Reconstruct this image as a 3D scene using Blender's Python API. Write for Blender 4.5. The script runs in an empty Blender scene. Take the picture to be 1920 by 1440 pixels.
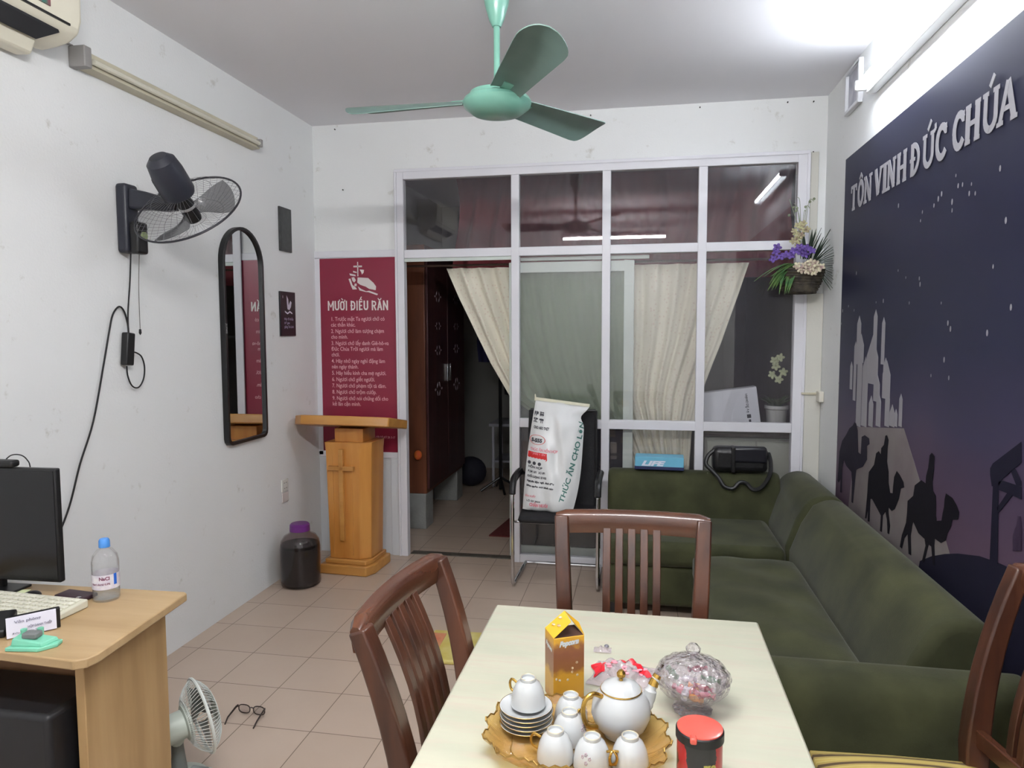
import bpy, bmesh, math, random
from mathutils import Vector, Matrix
random.seed(7)
PI = math.pi
SC = bpy.context.scene
COL = SC.collection

# ------------------------------------------------------------------ camera, world, exposure
W, D, H = 3.355, 4.667, 2.992          # right wall x, partition plane y, ceiling z (left wall x=0, floor z=0)
CAM_POS = Vector((2.2554, 0.0, 1.57))
YAW, PITCH, ROLL, FPX = 0.1813, 0.0737, -0.0031, 1323.09
cd = bpy.data.cameras.new('camera'); cam = bpy.data.objects.new('camera', cd); COL.objects.link(cam)
_f = Vector((-math.sin(YAW)*math.cos(PITCH), math.cos(YAW)*math.cos(PITCH), -math.sin(PITCH)))
_r = Vector((math.cos(YAW), math.sin(YAW), 0)); _u = _r.cross(_f)
_r2 = _r*math.cos(ROLL) + _u*math.sin(ROLL); _u2 = -_r*math.sin(ROLL) + _u*math.cos(ROLL)
cam.matrix_world = Matrix(((_r2.x, _u2.x, -_f.x, CAM_POS.x), (_r2.y, _u2.y, -_f.y, CAM_POS.y), (_r2.z, _u2.z, -_f.z, CAM_POS.z), (0, 0, 0, 1)))
cd.sensor_width = 36; cd.lens = FPX/1920*36; cd.clip_start = 0.05
SC.camera = cam
wd = bpy.data.worlds.new('world'); SC.world = wd; wd.use_nodes = True
wd.node_tree.nodes['Background'].inputs[0].default_value = (0.5, 0.55, 0.65, 1)
wd.node_tree.nodes['Background'].inputs[1].default_value = 0.05
vs = SC.view_settings; vs.view_transform = 'Standard'; vs.look = 'None'; vs.gamma = 1; vs.use_curve_mapping = False
vs.exposure = 1.32
TUBE_RIGHT, TUBE_BEHIND = 34.0, 165.0   # emission of the two lit fluorescent tubes
SC.cycles.max_bounces = 10; SC.cycles.diffuse_bounces = 6; SC.cycles.transparent_max_bounces = 24
SC.cycles.sample_clamp_indirect = 8.0

# ------------------------------------------------------------------ materials
def lin(c):
    return tuple((x/255/12.92 if x/255 <= .04045 else ((x/255+.055)/1.055)**2.4) for x in c) + (1,)
_M = {}
def mat(name, col, rough=.6, metal=0, var=0., vscale=8, bump=0., bscale=60, stretch=(1, 1, 1), col2=None, spec=.5, emit=0, sheen=0, coat=0, detail=3):
    if name in _M: return _M[name]
    m = bpy.data.materials.new(name); m.use_nodes = True; nt = m.node_tree; b = nt.nodes['Principled BSDF']
    b.inputs['Roughness'].default_value = rough; b.inputs['Metallic'].default_value = metal
    b.inputs['Specular IOR Level'].default_value = spec
    if sheen: b.inputs['Sheen Weight'].default_value = sheen; b.inputs['Sheen Roughness'].default_value = .4
    if coat: b.inputs['Coat Weight'].default_value = coat; b.inputs['Coat Roughness'].default_value = .15
    c = lin(col)
    tc = nt.nodes.new('ShaderNodeTexCoord'); mp = nt.nodes.new('ShaderNodeMapping'); mp.inputs['Scale'].default_value = stretch
    nt.links.new(tc.outputs['Object'], mp.inputs[0])
    if var or col2:
        nz = nt.nodes.new('ShaderNodeTexNoise'); nz.inputs['Scale'].default_value = vscale; nz.inputs['Detail'].default_value = detail
        nt.links.new(mp.outputs[0], nz.inputs['Vector'])
        rp = nt.nodes.new('ShaderNodeValToRGB'); rp.color_ramp.elements[0].position = .35; rp.color_ramp.elements[1].position = .68
        c2 = lin(col2) if col2 else tuple(x*(1-var) for x in c[:3])+(1,)
        rp.color_ramp.elements[0].color = c2; rp.color_ramp.elements[1].color = c
        nt.links.new(nz.outputs['Fac'], rp.inputs[0]); nt.links.new(rp.outputs[0], b.inputs['Base Color'])
    else: b.inputs['Base Color'].default_value = c
    if bump:
        nb = nt.nodes.new('ShaderNodeTexNoise'); nb.inputs['Scale'].default_value = bscale; nb.inputs['Detail'].default_value = 4
        nt.links.new(mp.outputs[0], nb.inputs['Vector'])
        bp = nt.nodes.new('ShaderNodeBump'); bp.inputs['Strength'].default_value = bump; bp.inputs['Distance'].default_value = .01
        nt.links.new(nb.outputs['Fac'], bp.inputs['Height']); nt.links.new(bp.outputs[0], b.inputs['Normal'])
    if emit:
        b.inputs['Emission Color'].default_value = c; b.inputs['Emission Strength'].default_value = emit
    _M[name] = m; return m

def glass(name, tint=(255, 255, 255), ior=1.5, dust=.0, dustcol=(190, 190, 190), rough=.01, facets=0, fscale=30, boost=1.0):
    """see-through sheet: tinted transparency, fresnel reflection, a little dust"""
    if name in _M: return _M[name]
    m = bpy.data.materials.new(name); m.use_nodes = True; nt = m.node_tree; N = nt.nodes; L = nt.links
    for n in list(N): N.remove(n)
    out = N.new('ShaderNodeOutputMaterial'); tr = N.new('ShaderNodeBsdfTransparent'); gl = N.new('ShaderNodeBsdfGlossy'); df = N.new('ShaderNodeBsdfDiffuse')
    f0 = ((ior-1)/(ior+1))**2*boost                     # two-sided Schlick reflectance
    fr = N.new('ShaderNodeLayerWeight'); fr.inputs[0].default_value = .5
    pw = N.new('ShaderNodeMath'); pw.operation = 'POWER'; pw.inputs[1].default_value = 5; L.new(fr.outputs['Facing'], pw.inputs[0])
    mu = N.new('ShaderNodeMath'); mu.operation = 'MULTIPLY_ADD'; mu.inputs[1].default_value = 1-f0; mu.inputs[2].default_value = f0; mu.use_clamp = True; L.new(pw.outputs[0], mu.inputs[0])
    tr.inputs[0].default_value = lin(tint); gl.inputs['Roughness'].default_value = rough; df.inputs[0].default_value = lin(dustcol)
    m1 = N.new('ShaderNodeMixShader'); m1.inputs[0].default_value = dust; L.new(tr.outputs[0], m1.inputs[1]); L.new(df.outputs[0], m1.inputs[2])
    m2 = N.new('ShaderNodeMixShader'); L.new(mu.outputs[0], m2.inputs[0]); L.new(m1.outputs[0], m2.inputs[1]); L.new(gl.outputs[0], m2.inputs[2])
    if facets:
        tc = N.new('ShaderNodeTexCoord'); vo = N.new('ShaderNodeTexVoronoi'); vo.inputs['Scale'].default_value = fscale; L.new(tc.outputs['Object'], vo.inputs['Vector'])
        bp = N.new('ShaderNodeBump'); bp.inputs['Strength'].default_value = facets; bp.inputs['Distance'].default_value = .01
        L.new(vo.outputs['Distance'], bp.inputs['Height'])
        for s in (gl, df): L.new(bp.outputs[0], s.inputs['Normal'])
        L.new(bp.outputs[0], fr.inputs['Normal'])
    L.new(m2.outputs[0], out.inputs[0]); _M[name] = m; return m

def wood(name, c1, c2, rough=.35, axis=2, scale=6, coat=0.2, spec=.5):
    st = [1, 1, 1]; st[axis] = .12
    return mat(name, c1, rough, col2=c2, vscale=scale*3, stretch=tuple(st), bump=.06, bscale=scale*14, coat=coat, detail=6, spec=spec)

def wall_mat(name, col, stain=(165, 160, 145), low=0):
    if name in _M: return _M[name]
    m = mat(name, col, .85, var=.03, vscale=1.3, bump=.12, bscale=90, spec=.2); nt = m.node_tree; N = nt.nodes; L = nt.links
    b = N['Principled BSDF']; src = b.inputs['Base Color'].links[0].from_socket
    nz = N.new('ShaderNodeTexNoise'); nz.inputs['Scale'].default_value = 7; nz.inputs['Detail'].default_value = 8; nz.inputs['Roughness'].default_value = .7
    tc = N.new('ShaderNodeTexCoord'); L.new(tc.outputs['Object'], nz.inputs['Vector'])
    rp = N.new('ShaderNodeValToRGB'); rp.color_ramp.elements[0].position = .62; rp.color_ramp.elements[1].position = .82
    L.new(nz.outputs['Fac'], rp.inputs[0])
    mx = N.new('ShaderNodeMix'); mx.data_type = 'RGBA'; L.new(rp.outputs[0], mx.inputs[0]); L.new(src, mx.inputs[6]); mx.inputs[7].default_value = lin(stain)
    L.new(mx.outputs[2], b.inputs['Base Color']); return m

M_WALL = wall_mat('white_paint', (228, 230, 230))
M_CEIL = mat('ceiling_paint', (232, 232, 236), .9, var=.03, vscale=.8, spec=.1)
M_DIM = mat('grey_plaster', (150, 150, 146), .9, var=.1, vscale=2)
M_ALU = mat('white_aluminium', (222, 222, 228), .38, var=.06, vscale=3, spec=.4)
M_ALUG = mat('grey_white_aluminium', (205, 214, 208), .4, var=.05, vscale=3, spec=.4)
M_GLASS = glass('window_glass', (252, 252, 252), 1.5, dust=.035, dustcol=(190, 184, 200), boost=1.0)
M_BLACK = mat('black_plastic', (22, 22, 24), .4, var=.2, vscale=20)
M_DARK = mat('dark_navy_plastic', (40, 42, 52), .42, var=.1, vscale=20)
M_CHROME = mat('chrome', (205, 205, 208), .12, metal=1, var=.06, vscale=15)
M_CHAIR = wood('dark_brown_wood', (92, 55, 38), (58, 34, 25), .28, 2, 5, .35)
M_CHAIRX = wood('dark_brown_wood_rail', (98, 58, 38), (62, 36, 26), .25, 0, 5, .4)
M_DESK = wood('beech_laminate', (188, 160, 120), (168, 140, 100), .45, 0, 4, 0)
M_DESKV = wood('beech_laminate_upright', (190, 158, 112), (168, 136, 92), .5, 2, 4, 0)
M_PINE = wood('varnished_pine', (204, 144, 72), (182, 118, 52), .35, 2, 4, .2)
M_PINEX = wood('varnished_pine_slab', (200, 146, 76), (178, 122, 58), .35, 0, 4, .2)
M_PORC = mat('white_porcelain', (192, 195, 196), .12, var=.02, spec=.6, coat=.4)
M_GOLD = mat('gold_trim', (200, 160, 80), .22, metal=.9, var=.1)
M_MINT = mat('mint_enamel', (122, 178, 160), .3, var=.05, vscale=10, coat=.3)
M_MINTD = mat('mint_enamel_blade', (112, 138, 131), .38, var=.12, vscale=9)
M_CREAM = mat('aged_cream_metal', (200, 194, 172), .45, var=.12, vscale=5)
M_PRINT = mat('white_print', (225, 218, 214), .6, var=.04)
M_VELVET = mat('olive_velvet', (72, 74, 50), .85, col2=(54, 56, 39), vscale=5, bump=.10, bscale=200, sheen=.15, spec=.15, detail=5)

# ------------------------------------------------------------------ geometry helpers
class G:
    def __init__(s): s.v = []; s.f = []
    def add(s, v, f):
        n = len(s.v); s.v += [tuple(p) for p in v]; s.f += [tuple(i+n for i in q) for q in f]; return s
    def box(s, x0, x1, y0, y1, z0, z1, rot=None, piv=None):
        v = [Vector((x, y, z)) for x in (x0, x1) for y in (y0, y1) for z in (z0, z1)]
        if rot is not None:
            p = Vector(piv) if piv else Vector(((x0+x1)/2, (y0+y1)/2, (z0+z1)/2)); v = [rot @ (q-p) + p for q in v]
        return s.add(v, [(0, 1, 3, 2), (4, 6, 7, 5), (0, 4, 5, 1), (2, 3, 7, 6), (0, 2, 6, 4), (1, 5, 7, 3)])
    def prism(s, pts, axis, a, b):
        """2-D polygon extruded along axis between a and b. axis 'x': pts are (y,z); 'y': (x,z); 'z': (x,y)"""
        mk = {'x': lambda p, t: (t, p[0], p[1]), 'y': lambda p, t: (p[0], t, p[1]), 'z': lambda p, t: (p[0], p[1], t)}[axis]
        n = len(pts)
        return s.add([mk(p, a) for p in pts]+[mk(p, b) for p in pts],
                     [tuple(range(n)), tuple(range(2*n-1, n-1, -1))]+[(i, (i+1) % n, n+(i+1) % n, n+i) for i in range(n)])
    def lathe(s, prof, seg=32, o=(0, 0, 0), M=None, ripple=0, rn=12, close=False):
        o = Vector(o); v = []; f = []; n = len(prof)
        for j in range(seg):
            a = 2*PI*j/seg
            for r, z in prof:
                rr = r*(1+ripple*math.cos(rn*a)) if r > .001 else 0
                p = Vector((rr*math.cos(a), rr*math.sin(a), z)); v.append((M @ p if M else p)+o)
        for j in range(seg):
            k = (j+1) % seg
            for i in range(n-1): f.append((j*n+i, k*n+i, k*n+i+1, j*n+i+1))
            if close: f.append((j*n+n-1, k*n+n-1, k*n, j*n))
        s.add(v, f)
        return s
    def tube(s, pts, r, seg=8, closed=False, caps=True):
        P = [Vector(p) for p in pts]; n = len(P); v = []; f = []; up = None
        for i in range(n):
            if closed: t = (P[(i+1) % n]-P[i-1])
            else: t = P[min(i+1, n-1)]-P[max(i-1, 0)]
            t.normalize()
            if up is None:
                up = Vector((0, 0, 1)) if abs(t.z) < .9 else Vector((1, 0, 0))
            a = t.cross(up); 
            if a.length < 1e-5: a = t.orthogonal()
            a.normalize(); up = a.cross(t).normalized()
            rr = r[i] if isinstance(r, (list, tuple)) else r
            for k in range(seg):
                q = 2*PI*k/seg; v.append(P[i]+a*math.cos(q)*rr+up*math.sin(q)*rr)
        m = n if closed else n-1
        for i in range(m):
            j = (i+1) % n
            for k in range(seg): f.append((i*seg+k, i*seg+(k+1) % seg, j*seg+(k+1) % seg, j*seg+k))
        if caps and not closed: f += [tuple(range(seg)), tuple(range((n-1)*seg, n*seg))]
        return s.add(v, f)
    def sweep(s, secs):
        """secs: list of equal-length rings of points, joined and capped"""
        k = len(secs[0]); v = [p for r in secs for p in r]; f = [tuple(range(k)), tuple(range((len(secs)-1)*k, len(secs)*k))]
        for i in range(len(secs)-1):
            for j in range(k): f.append((i*k+j, i*k+(j+1) % k, (i+1)*k+(j+1) % k, (i+1)*k+j))
        return s.add(v, f)
    def bar(s, path, hw, ht, wdir, tdir=None):
        """rectangular bar along path; hw/ht half sizes (number or list) along wdir and tdir"""
        P = [Vector(p) for p in path]; R = []; wdir = Vector(wdir).normalized()
        for i, p in enumerate(P):
            t = (P[min(i+1, len(P)-1)]-P[max(i-1, 0)]).normalized()
            td = Vector(tdir).normalized() if tdir else t.cross(wdir).normalized()
            a = hw[i] if isinstance(hw, (list, tuple)) else hw; b = ht[i] if isinstance(ht, (list, tuple)) else ht
            R.append([p+wdir*a+td*b, p-wdir*a+td*b, p-wdir*a-td*b, p+wdir*a-td*b])
        return s.sweep(R)
    def ball(s, c, r, sx=1, sy=1, sz=1, seg=16, rings=10, M=None):
        c = Vector(c); pr = []
        v = []; f = []
        for i in range(rings+1):
            th = PI*i/rings
            for j in range(seg):
                a = 2*PI*j/seg; p = Vector((r*sx*math.sin(th)*math.cos(a), r*sy*math.sin(th)*math.sin(a), r*sz*math.cos(th)))
                v.append((M @ p if M else p)+c)
        for i in range(rings):
            for j in range(seg):
                f.append((i*seg+j, i*seg+(j+1) % seg, (i+1)*seg+(j+1) % seg, (i+1)*seg+j))
        return s.add(v, f)
    def grid(s, fn, nu, nv, thick=0, nrm=None):
        """surface fn(u,v) u,v in 0..1; thick: offset copy along nrm to make a closed shell"""
        v = []; f = []
        for i in range(nu+1):
            for j in range(nv+1): v.append(Vector(fn(i/nu, j/nv)))
        k = nv+1
        for i in range(nu):
            for j in range(nv): f.append((i*k+j, (i+1)*k+j, (i+1)*k+j+1, i*k+j+1))
        if thick:
            n = len(v); d = Vector(nrm)*thick; v2 = [p+d for p in v]
            f += [tuple(reversed([i+n for i in q])) for q in f]
            rim = [i*k for i in range(nu+1)]+[nu*k+j for j in range(1, nv+1)]+[i*k+nv for i in range(nu-1, -1, -1)]+[j for j in range(nv-1, 0, -1)]
            for i in range(len(rim)):
                a, b = rim[i], rim[(i+1) % len(rim)]; f.append((a, b, b+n, a+n))
            v += v2
        return s.add(v, f)

def obj(name, g, m, parent=None, loc=None, rot=None, smooth=35, bevel=0, seg=2, subsurf=0, solid=0, label=None):
    me = bpy.data.meshes.new(name); me.from_pydata(g.v, [], g.f)
    bm = bmesh.new(); bm.from_mesh(me); bmesh.ops.remove_doubles(bm, verts=bm.verts, dist=1e-5)
    bmesh.ops.recalc_face_normals(bm, faces=bm.faces); bm.to_mesh(me); bm.free()
    if smooth:
        me.shade_smooth()
        if smooth < 180: me.set_sharp_from_angle(angle=math.radians(smooth))
    me.materials.append(m)
    o = bpy.data.objects.new(name, me); COL.objects.link(o)
    if parent: o.parent = parent
    if loc: o.location = loc
    if rot: o.rotation_euler = rot
    if solid:
        x = o.modifiers.new('solid', 'SOLIDIFY'); x.thickness = solid; x.offset = 0
    if bevel:
        x = o.modifiers.new('bevel', 'BEVEL'); x.width = bevel; x.segments = seg; x.limit_method = 'ANGLE'; x.angle_limit = math.radians(30); x.use_clamp_overlap = True
    if subsurf:
        x = o.modifiers.new('sub', 'SUBSURF'); x.levels = subsurf; x.render_levels = subsurf
    if label: o['label'] = label
    return o

def thing(name, label, cat, loc=(0, 0, 0), rz=0, group=None):
    o = bpy.data.objects.new(name, None); COL.objects.link(o); o.location = loc; o.rotation_euler = (0, 0, rz)
    o['label'] = label; o['category'] = cat
    if group: o['group'] = group
    o.empty_display_size = .05
    return o
def tag(o, label, cat, group=None):
    o['label'] = label; o['category'] = cat
    if group: o['group'] = group
    return o
def struct(o): o['kind'] = 'structure'; return o
def dup(root, loc, rz=None, label=None):
    r = root.copy(); COL.objects.link(r); r.location = loc
    if rz is not None: r.rotation_euler = (0, 0, rz)
    if label: r['label'] = label
    for ch in list(root.children):
        c = ch.copy(); COL.objects.link(c); c.parent = r
        for g2 in ch.children:
            e = g2.copy(); COL.objects.link(e); e.parent = c
    return r
def smoothpath(pts, n=6):
    P = [Vector(p) for p in pts]; out = []
    for i in range(len(P)-1):
        p0, p1, p2, p3 = P[max(i-1, 0)], P[i], P[i+1], P[min(i+2, len(P)-1)]
        for k in range(n):
            t = k/n; out.append(.5*((2*p1)+(p2-p0)*t+(2*p0-5*p1+4*p2-p3)*t*t+(3*p1-p0-3*p2+p3)*t**3))
    out.append(P[-1]); return out
def rotm(axis, ang): return Matrix.Rotation(ang, 3, axis)
def aim(d):
    """rotation taking +Z to direction d"""
    return Vector(d).to_track_quat('Z', 'Y').to_matrix()

def text2d(s, size=1., bold=0., sx=1., align='LEFT', spacing=1.0, shear=0., fit=None):
    """built-in font -> (verts 2-D, faces)"""
    c = bpy.data.curves.new('t', 'FONT'); c.body = s; c.size = size; c.offset = bold; c.align_x = align; c.space_line = spacing; c.shear = shear
    c.resolution_u = 3
    o = bpy.data.objects.new('t', c); COL.objects.link(o)
    dg = bpy.context.evaluated_depsgraph_get(); dg.update()
    me = bpy.data.meshes.new_from_object(o.evaluated_get(dg))
    v = [(p.co.x*sx, p.co.y) for p in me.vertices]; f = [tuple(p.vertices) for p in me.polygons]
    bpy.data.objects.remove(o); bpy.data.curves.remove(c); bpy.data.meshes.remove(me)
    if fit and v:
        x0 = min(p[0] for p in v); x1 = max(p[0] for p in v); k = fit/(x1-x0); v = [((p[0]-x0)*k, p[1]) for p in v]
    return v, f
def put(g, tv, fn): v, f = tv; return g.add([fn(x, y) for x, y in v], f)
def flat(g, pts, fn): n = len(pts); return g.add([fn(x, y) for x, y in pts], [tuple(range(n))])

# ------------------------------------------------------------------ room shell
def floor_mat():
    m = mat('beige_floor_tile', (190, 172, 156), .38, var=.05, vscale=3, spec=.4); nt = m.node_tree; N = nt.nodes; L = nt.links; b = N['Principled BSDF']
    src = b.inputs['Base Color'].links[0].from_socket
    tc = N.new('ShaderNodeTexCoord'); br = N.new('ShaderNodeTexBrick'); br.offset = 0; br.squash = 1
    br.inputs['Scale'].default_value = 1; br.inputs['Brick Width'].default_value = .2965; br.inputs['Row Height'].default_value = .2965
    br.inputs['Mortar Size'].default_value = .0022; br.inputs['Mortar Smooth'].default_value = .25
    br.inputs['Color1'].default_value = (1, 1, 1, 1); br.inputs['Color2'].default_value = (.93, .92, .91, 1); br.inputs['Mortar'].default_value = (.34, .31, .28, 1)
    L.new(tc.outputs['Object'], br.inputs['Vector'])
    mx = N.new('ShaderNodeMix'); mx.data_type = 'RGBA'; mx.blend_type = 'MULTIPLY'; mx.inputs[0].default_value = 1
    L.new(src, mx.inputs[6]); L.new(br.outputs['Color'], mx.inputs[7]); L.new(mx.outputs[2], b.inputs['Base Color'])
    nz = N.new('ShaderNodeTexNoise'); nz.inputs['Scale'].default_value = 4; nz.inputs['Detail'].default_value = 5; L.new(tc.outputs['Object'], nz.inputs['Vector'])
    mr = N.new('ShaderNodeMapRange'); mr.inputs[3].default_value = .22; mr.inputs[4].default_value = .5; L.new(nz.outputs['Fac'], mr.inputs[0]); L.new(mr.outputs[0], b.inputs['Roughness'])
    return m
GX, GY = .3937, 2.4865
IY = 7.9                                    # far wall of the room behind the partition
YB = -.62                                   # wall behind the camera
struct(obj('floor', G().box(-.12-GX, W+.12-GX, YB-.1-GY, IY+.1-GY, -.1, 0), floor_mat(), loc=(GX, GY, 0), smooth=0))
struct(obj('ceiling', G().box(-.12, W+.12, YB-.1, IY+.1, H, H+.1), M_CEIL, smooth=0))
struct(obj('wall_left', G().box(-.12, 0, YB-.1, D+.02, 0, H), M_WALL, smooth=0))
struct(obj('wall_right', G().box(W, W+.12, YB-.1, D+.02, 0, H), M_WALL, smooth=0))
struct(obj('wall_front', G().box(0, W, YB-.1, YB, 0, H), M_WALL, smooth=0))
g = G().box(0, W, D, D+.12, 2.655, H).box(3.242, W, D, D+.12, 0, 2.655).box(0, .600, D, D+.12, 2.135, 2.655).box(0, .600, D+.03, D+.12, 0, 2.135)
struct(obj('wall_back', g, M_WALL, smooth=0))
# dim room behind the glass
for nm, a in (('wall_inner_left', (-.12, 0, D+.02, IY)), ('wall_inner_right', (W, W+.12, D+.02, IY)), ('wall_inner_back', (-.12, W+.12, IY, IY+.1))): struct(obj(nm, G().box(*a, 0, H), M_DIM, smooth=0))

# boarded left panel below and around the poster
g = G().box(0.0, .612, D-.012, D+.03, 2.085, 2.135).box(0.0, .036, D-.012, D+.03, .70, 2.085).box(0, .612, D-.012, D+.03, .690, .732)
struct(obj('trim_1', g, M_ALU, bevel=.003))
g = G().box(0, .54, D-.004, D+.03, .0, .690).box(.54, .612, D-.016, D+.03, 0, .690).box(.60, .612, D-.014, D+.03, .690, 2.085)
struct(obj('trim_2', g, mat('white_board', (214, 218, 222), .5, var=.05, vscale=2), bevel=.002))

# glazed aluminium partition
ZT, ZM = 2.107, .960
FY0, FY1 = D-.022, D+.035
X0, X1 = .6137, 3.2339
mull = [1.4271, 2.0258, 2.6268]
g = G()
g.box(X0-.004, X0+.044, FY0, FY1, 0, 2.652)                                # left jamb
g.box(X1-.045, X1+.010, FY0, FY1, 0, 2.652)
g.box(X0+.044, X1-.045, FY0, FY1, 2.600, 2.652)                             # head
g.box(X0+.044, X1-.045, FY0+.003, FY1-.003, ZT-.035, ZT+.022)                   # transom
for i, x in enumerate(mull): g.box(x-.027, x+.027, FY0+.002, FY1-.002, 0, 2.600)
g.box(mull[0]+.027, X1-.045, FY0+.004, FY1-.004, ZM-.03, ZM+.03)
g.box(mull[0]+.027, X1-.045, FY0+.004, FY1-.004, .0, .055)
# thin outer cover strips
g.box(X0-.018, X1+.022, FY0-.006, FY0+.004, 2.648, 2.668).box(X0-.018, X0-.004, FY0-.006, FY0+.004, 0, 2.648).box(X1+.008, X1+.022, FY0-.006, FY0+.004, 0, 2.648)
win = struct(bpy.data.objects.new('window_1', None)); COL.objects.link(win)
obj('window_frame', g, M_ALU, win, bevel=.003)
xs = [X0+.044] + [m for m in mull] + [X1-.045]
def pane(x0, x1, z0, z1): obj('pane', G().box(x0, x1, D+.004, D+.009, z0, z1), M_GLASS, win, smooth=0)
for i in range(4):
    a = xs[i]+(.027 if i else 0); b = xs[i+1]-(.027 if i < 3 else 0)
    pane(a, b, ZT+.022, 2.600)
    if i: pane(a, b, ZM+.03, ZT-.035); pane(a, b, .055, ZM-.03)
# tracks / beads
g = G().box(X0+.044, mull[0]-.027, FY0+.012, FY0+.02, ZT-.058, ZT-.035)
g.box(mull[0]+.027, 2.30, D+.045, D+.085, ZT-.062, ZT-.040)
obj('sliding_track', g, M_ALUG, win)

# sliding door, slid open behind the second and third bay
dr = struct(bpy.data.objects.new('door_1', None)); COL.objects.link(dr)
dx0, dx1, dy0, dy1 = 1.372, 2.205, D+.050, D+.082
g = G().box(dx0, dx0+.05, dy0, dy1, .02, 2.035).box(dx1-.062, dx1, dy0, dy1, .02, 2.035).box(dx0+.05, dx1-.062, dy0, dy1, 1.965, 2.035).box(dx0+.05, dx1-.062, dy0, dy1, .92, .98).box(dx0+.05, dx1-.062, dy0, dy1, .02, .10)
obj('door_frame', g, M_ALUG, dr, bevel=.003)
M_FROST = glass('greenish_door_glass', (226, 234, 226), 1.5, dust=.16, dustcol=(150, 160, 152), boost=1.)
obj('pane', G().box(dx0+.05, dx1-.062, dy0+.012, dy0+.018, .98, 1.965), M_FROST, dr, smooth=0)
obj('pane', G().box(dx0+.05, dx1-.062, dy0+.012, dy0+.018, .10, .92), glass('smoky_door_glass', (70, 72, 68), 1.5, dust=.2, dustcol=(60, 62, 60)), dr, smooth=0)
obj('threshold', G().box(X0+.044, mull[0]-.027, D+.03, D+.10, .0, .006), mat('worn_metal_sill', (110, 104, 95), .5, metal=.3, var=.4, vscale=20), win, bevel=.002)

# corner post beside the partition, with worn plaster
struct(obj('trim_3', G().box(3.258, W-.001, D-.03, D, 0, 1.80).box(3.262, 3.31, D-.012, D, 1.80, 2.66), wall_mat('patched_plaster', (205, 204, 196), stain=(150, 144, 130)), bevel=.004))

# ------------------------------------------------------------------ mural on the right wall
CAMEL_NEAR = [(2.909, 1.105), (2.884, 1.096), (2.884, 1.044), (2.893, 0.994), (2.885, 0.964), (2.856, 0.951), (2.851, 0.921), (2.848, 0.878), (2.837, 0.861), (2.797, 0.872), (2.79, 0.901), (2.781, 0.926), (2.778, 0.958), (2.769, 0.98), (2.715, 0.976), (2.68, 0.959), (2.657, 0.939), (2.663, 0.912), (2.707, 0.9), (2.717, 0.871), (2.744, 0.84), (2.755, 0.81), (2.793, 0.789), (2.849, 0.789), (2.851, 0.762), (2.837, 0.691), (2.857, 0.684), (2.878, 0.75), (2.903, 0.75), (2.94, 0.669), (2.961, 0.666), (2.932, 0.737), (2.944, 0.76), (3.007, 0.765), (3.065, 0.796), (3.074, 0.776), (3.086, 0.73), (3.073, 0.654), (3.101, 0.651), (3.12, 0.729), (3.153, 0.702), (3.177, 0.65), (3.201, 0.651), (3.183, 0.706), (3.142, 0.771), (3.135, 0.816), (3.134, 0.865), (3.076, 0.9), (3.064, 0.946), (2.998, 0.981), (2.956, 0.977), (2.954, 1.006), (2.937, 1.042), (2.928, 1.092)]
CAMEL_MID = [(3.41, 1.1), (3.388, 1.082), (3.396, 1.034), (3.397, 0.982), (3.373, 0.94), (3.368, 0.894), (3.343, 0.852), (3.311, 0.857), (3.308, 0.888), (3.3, 0.931), (3.271, 0.964), (3.233, 0.954), (3.188, 0.932), (3.178, 0.912), (3.215, 0.899), (3.234, 0.85), (3.279, 0.794), (3.316, 0.777), (3.356, 0.783), (3.354, 0.761), (3.328, 0.706), (3.337, 0.666), (3.357, 0.665), (3.37, 0.723), (3.394, 0.753), (3.426, 0.728), (3.432, 0.649), (3.456, 0.647), (3.453, 0.721), (3.491, 0.735), (3.584, 0.767), (3.607, 0.762), (3.611, 0.649), (3.637, 0.644), (3.64, 0.703), (3.659, 0.652), (3.678, 0.649), (3.666, 0.722), (3.657, 0.781), (3.654, 0.833), (3.644, 0.886), (3.572, 0.935), (3.548, 0.994), (3.513, 1.01), (3.483, 1.0), (3.479, 1.03), (3.446, 1.05), (3.43, 1.095)]
CAMEL_FAR = [(3.904, 1.096), (3.877, 1.094), (3.846, 1.061), (3.826, 0.952), (3.782, 0.949), (3.775, 1.039), (3.727, 1.054), (3.661, 1.048), (3.651, 1.022), (3.689, 1.006), (3.682, 0.94), (3.742, 0.893), (3.825, 0.866), (3.85, 0.856), (3.862, 0.799), (3.885, 0.674), (3.912, 0.673), (3.914, 0.778), (3.929, 0.83), (4.026, 0.844), (4.078, 0.869), (4.103, 0.818), (4.098, 0.681), (4.128, 0.677), (4.127, 0.756), (4.165, 0.724), (4.187, 0.731), (4.175, 0.816), (4.164, 0.9), (4.119, 0.965), (4.045, 1.011), (3.991, 1.052), (3.929, 1.077)]
SLOPE = [(3.871, 1.077), (3.212, 1.158), (3.013, 0.968), (2.763, 0.815), (2.689, 0.74), (3.138, 0.614), (3.896, 0.624), (3.92, 0.845)]
HILL = [(2.982, 0.66), (2.873, 0.714), (2.758, 0.759), (2.652, 0.794), (2.498, 0.834), (2.394, 0.85), (2.298, 0.86), (2.238, 0.861)]
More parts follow.
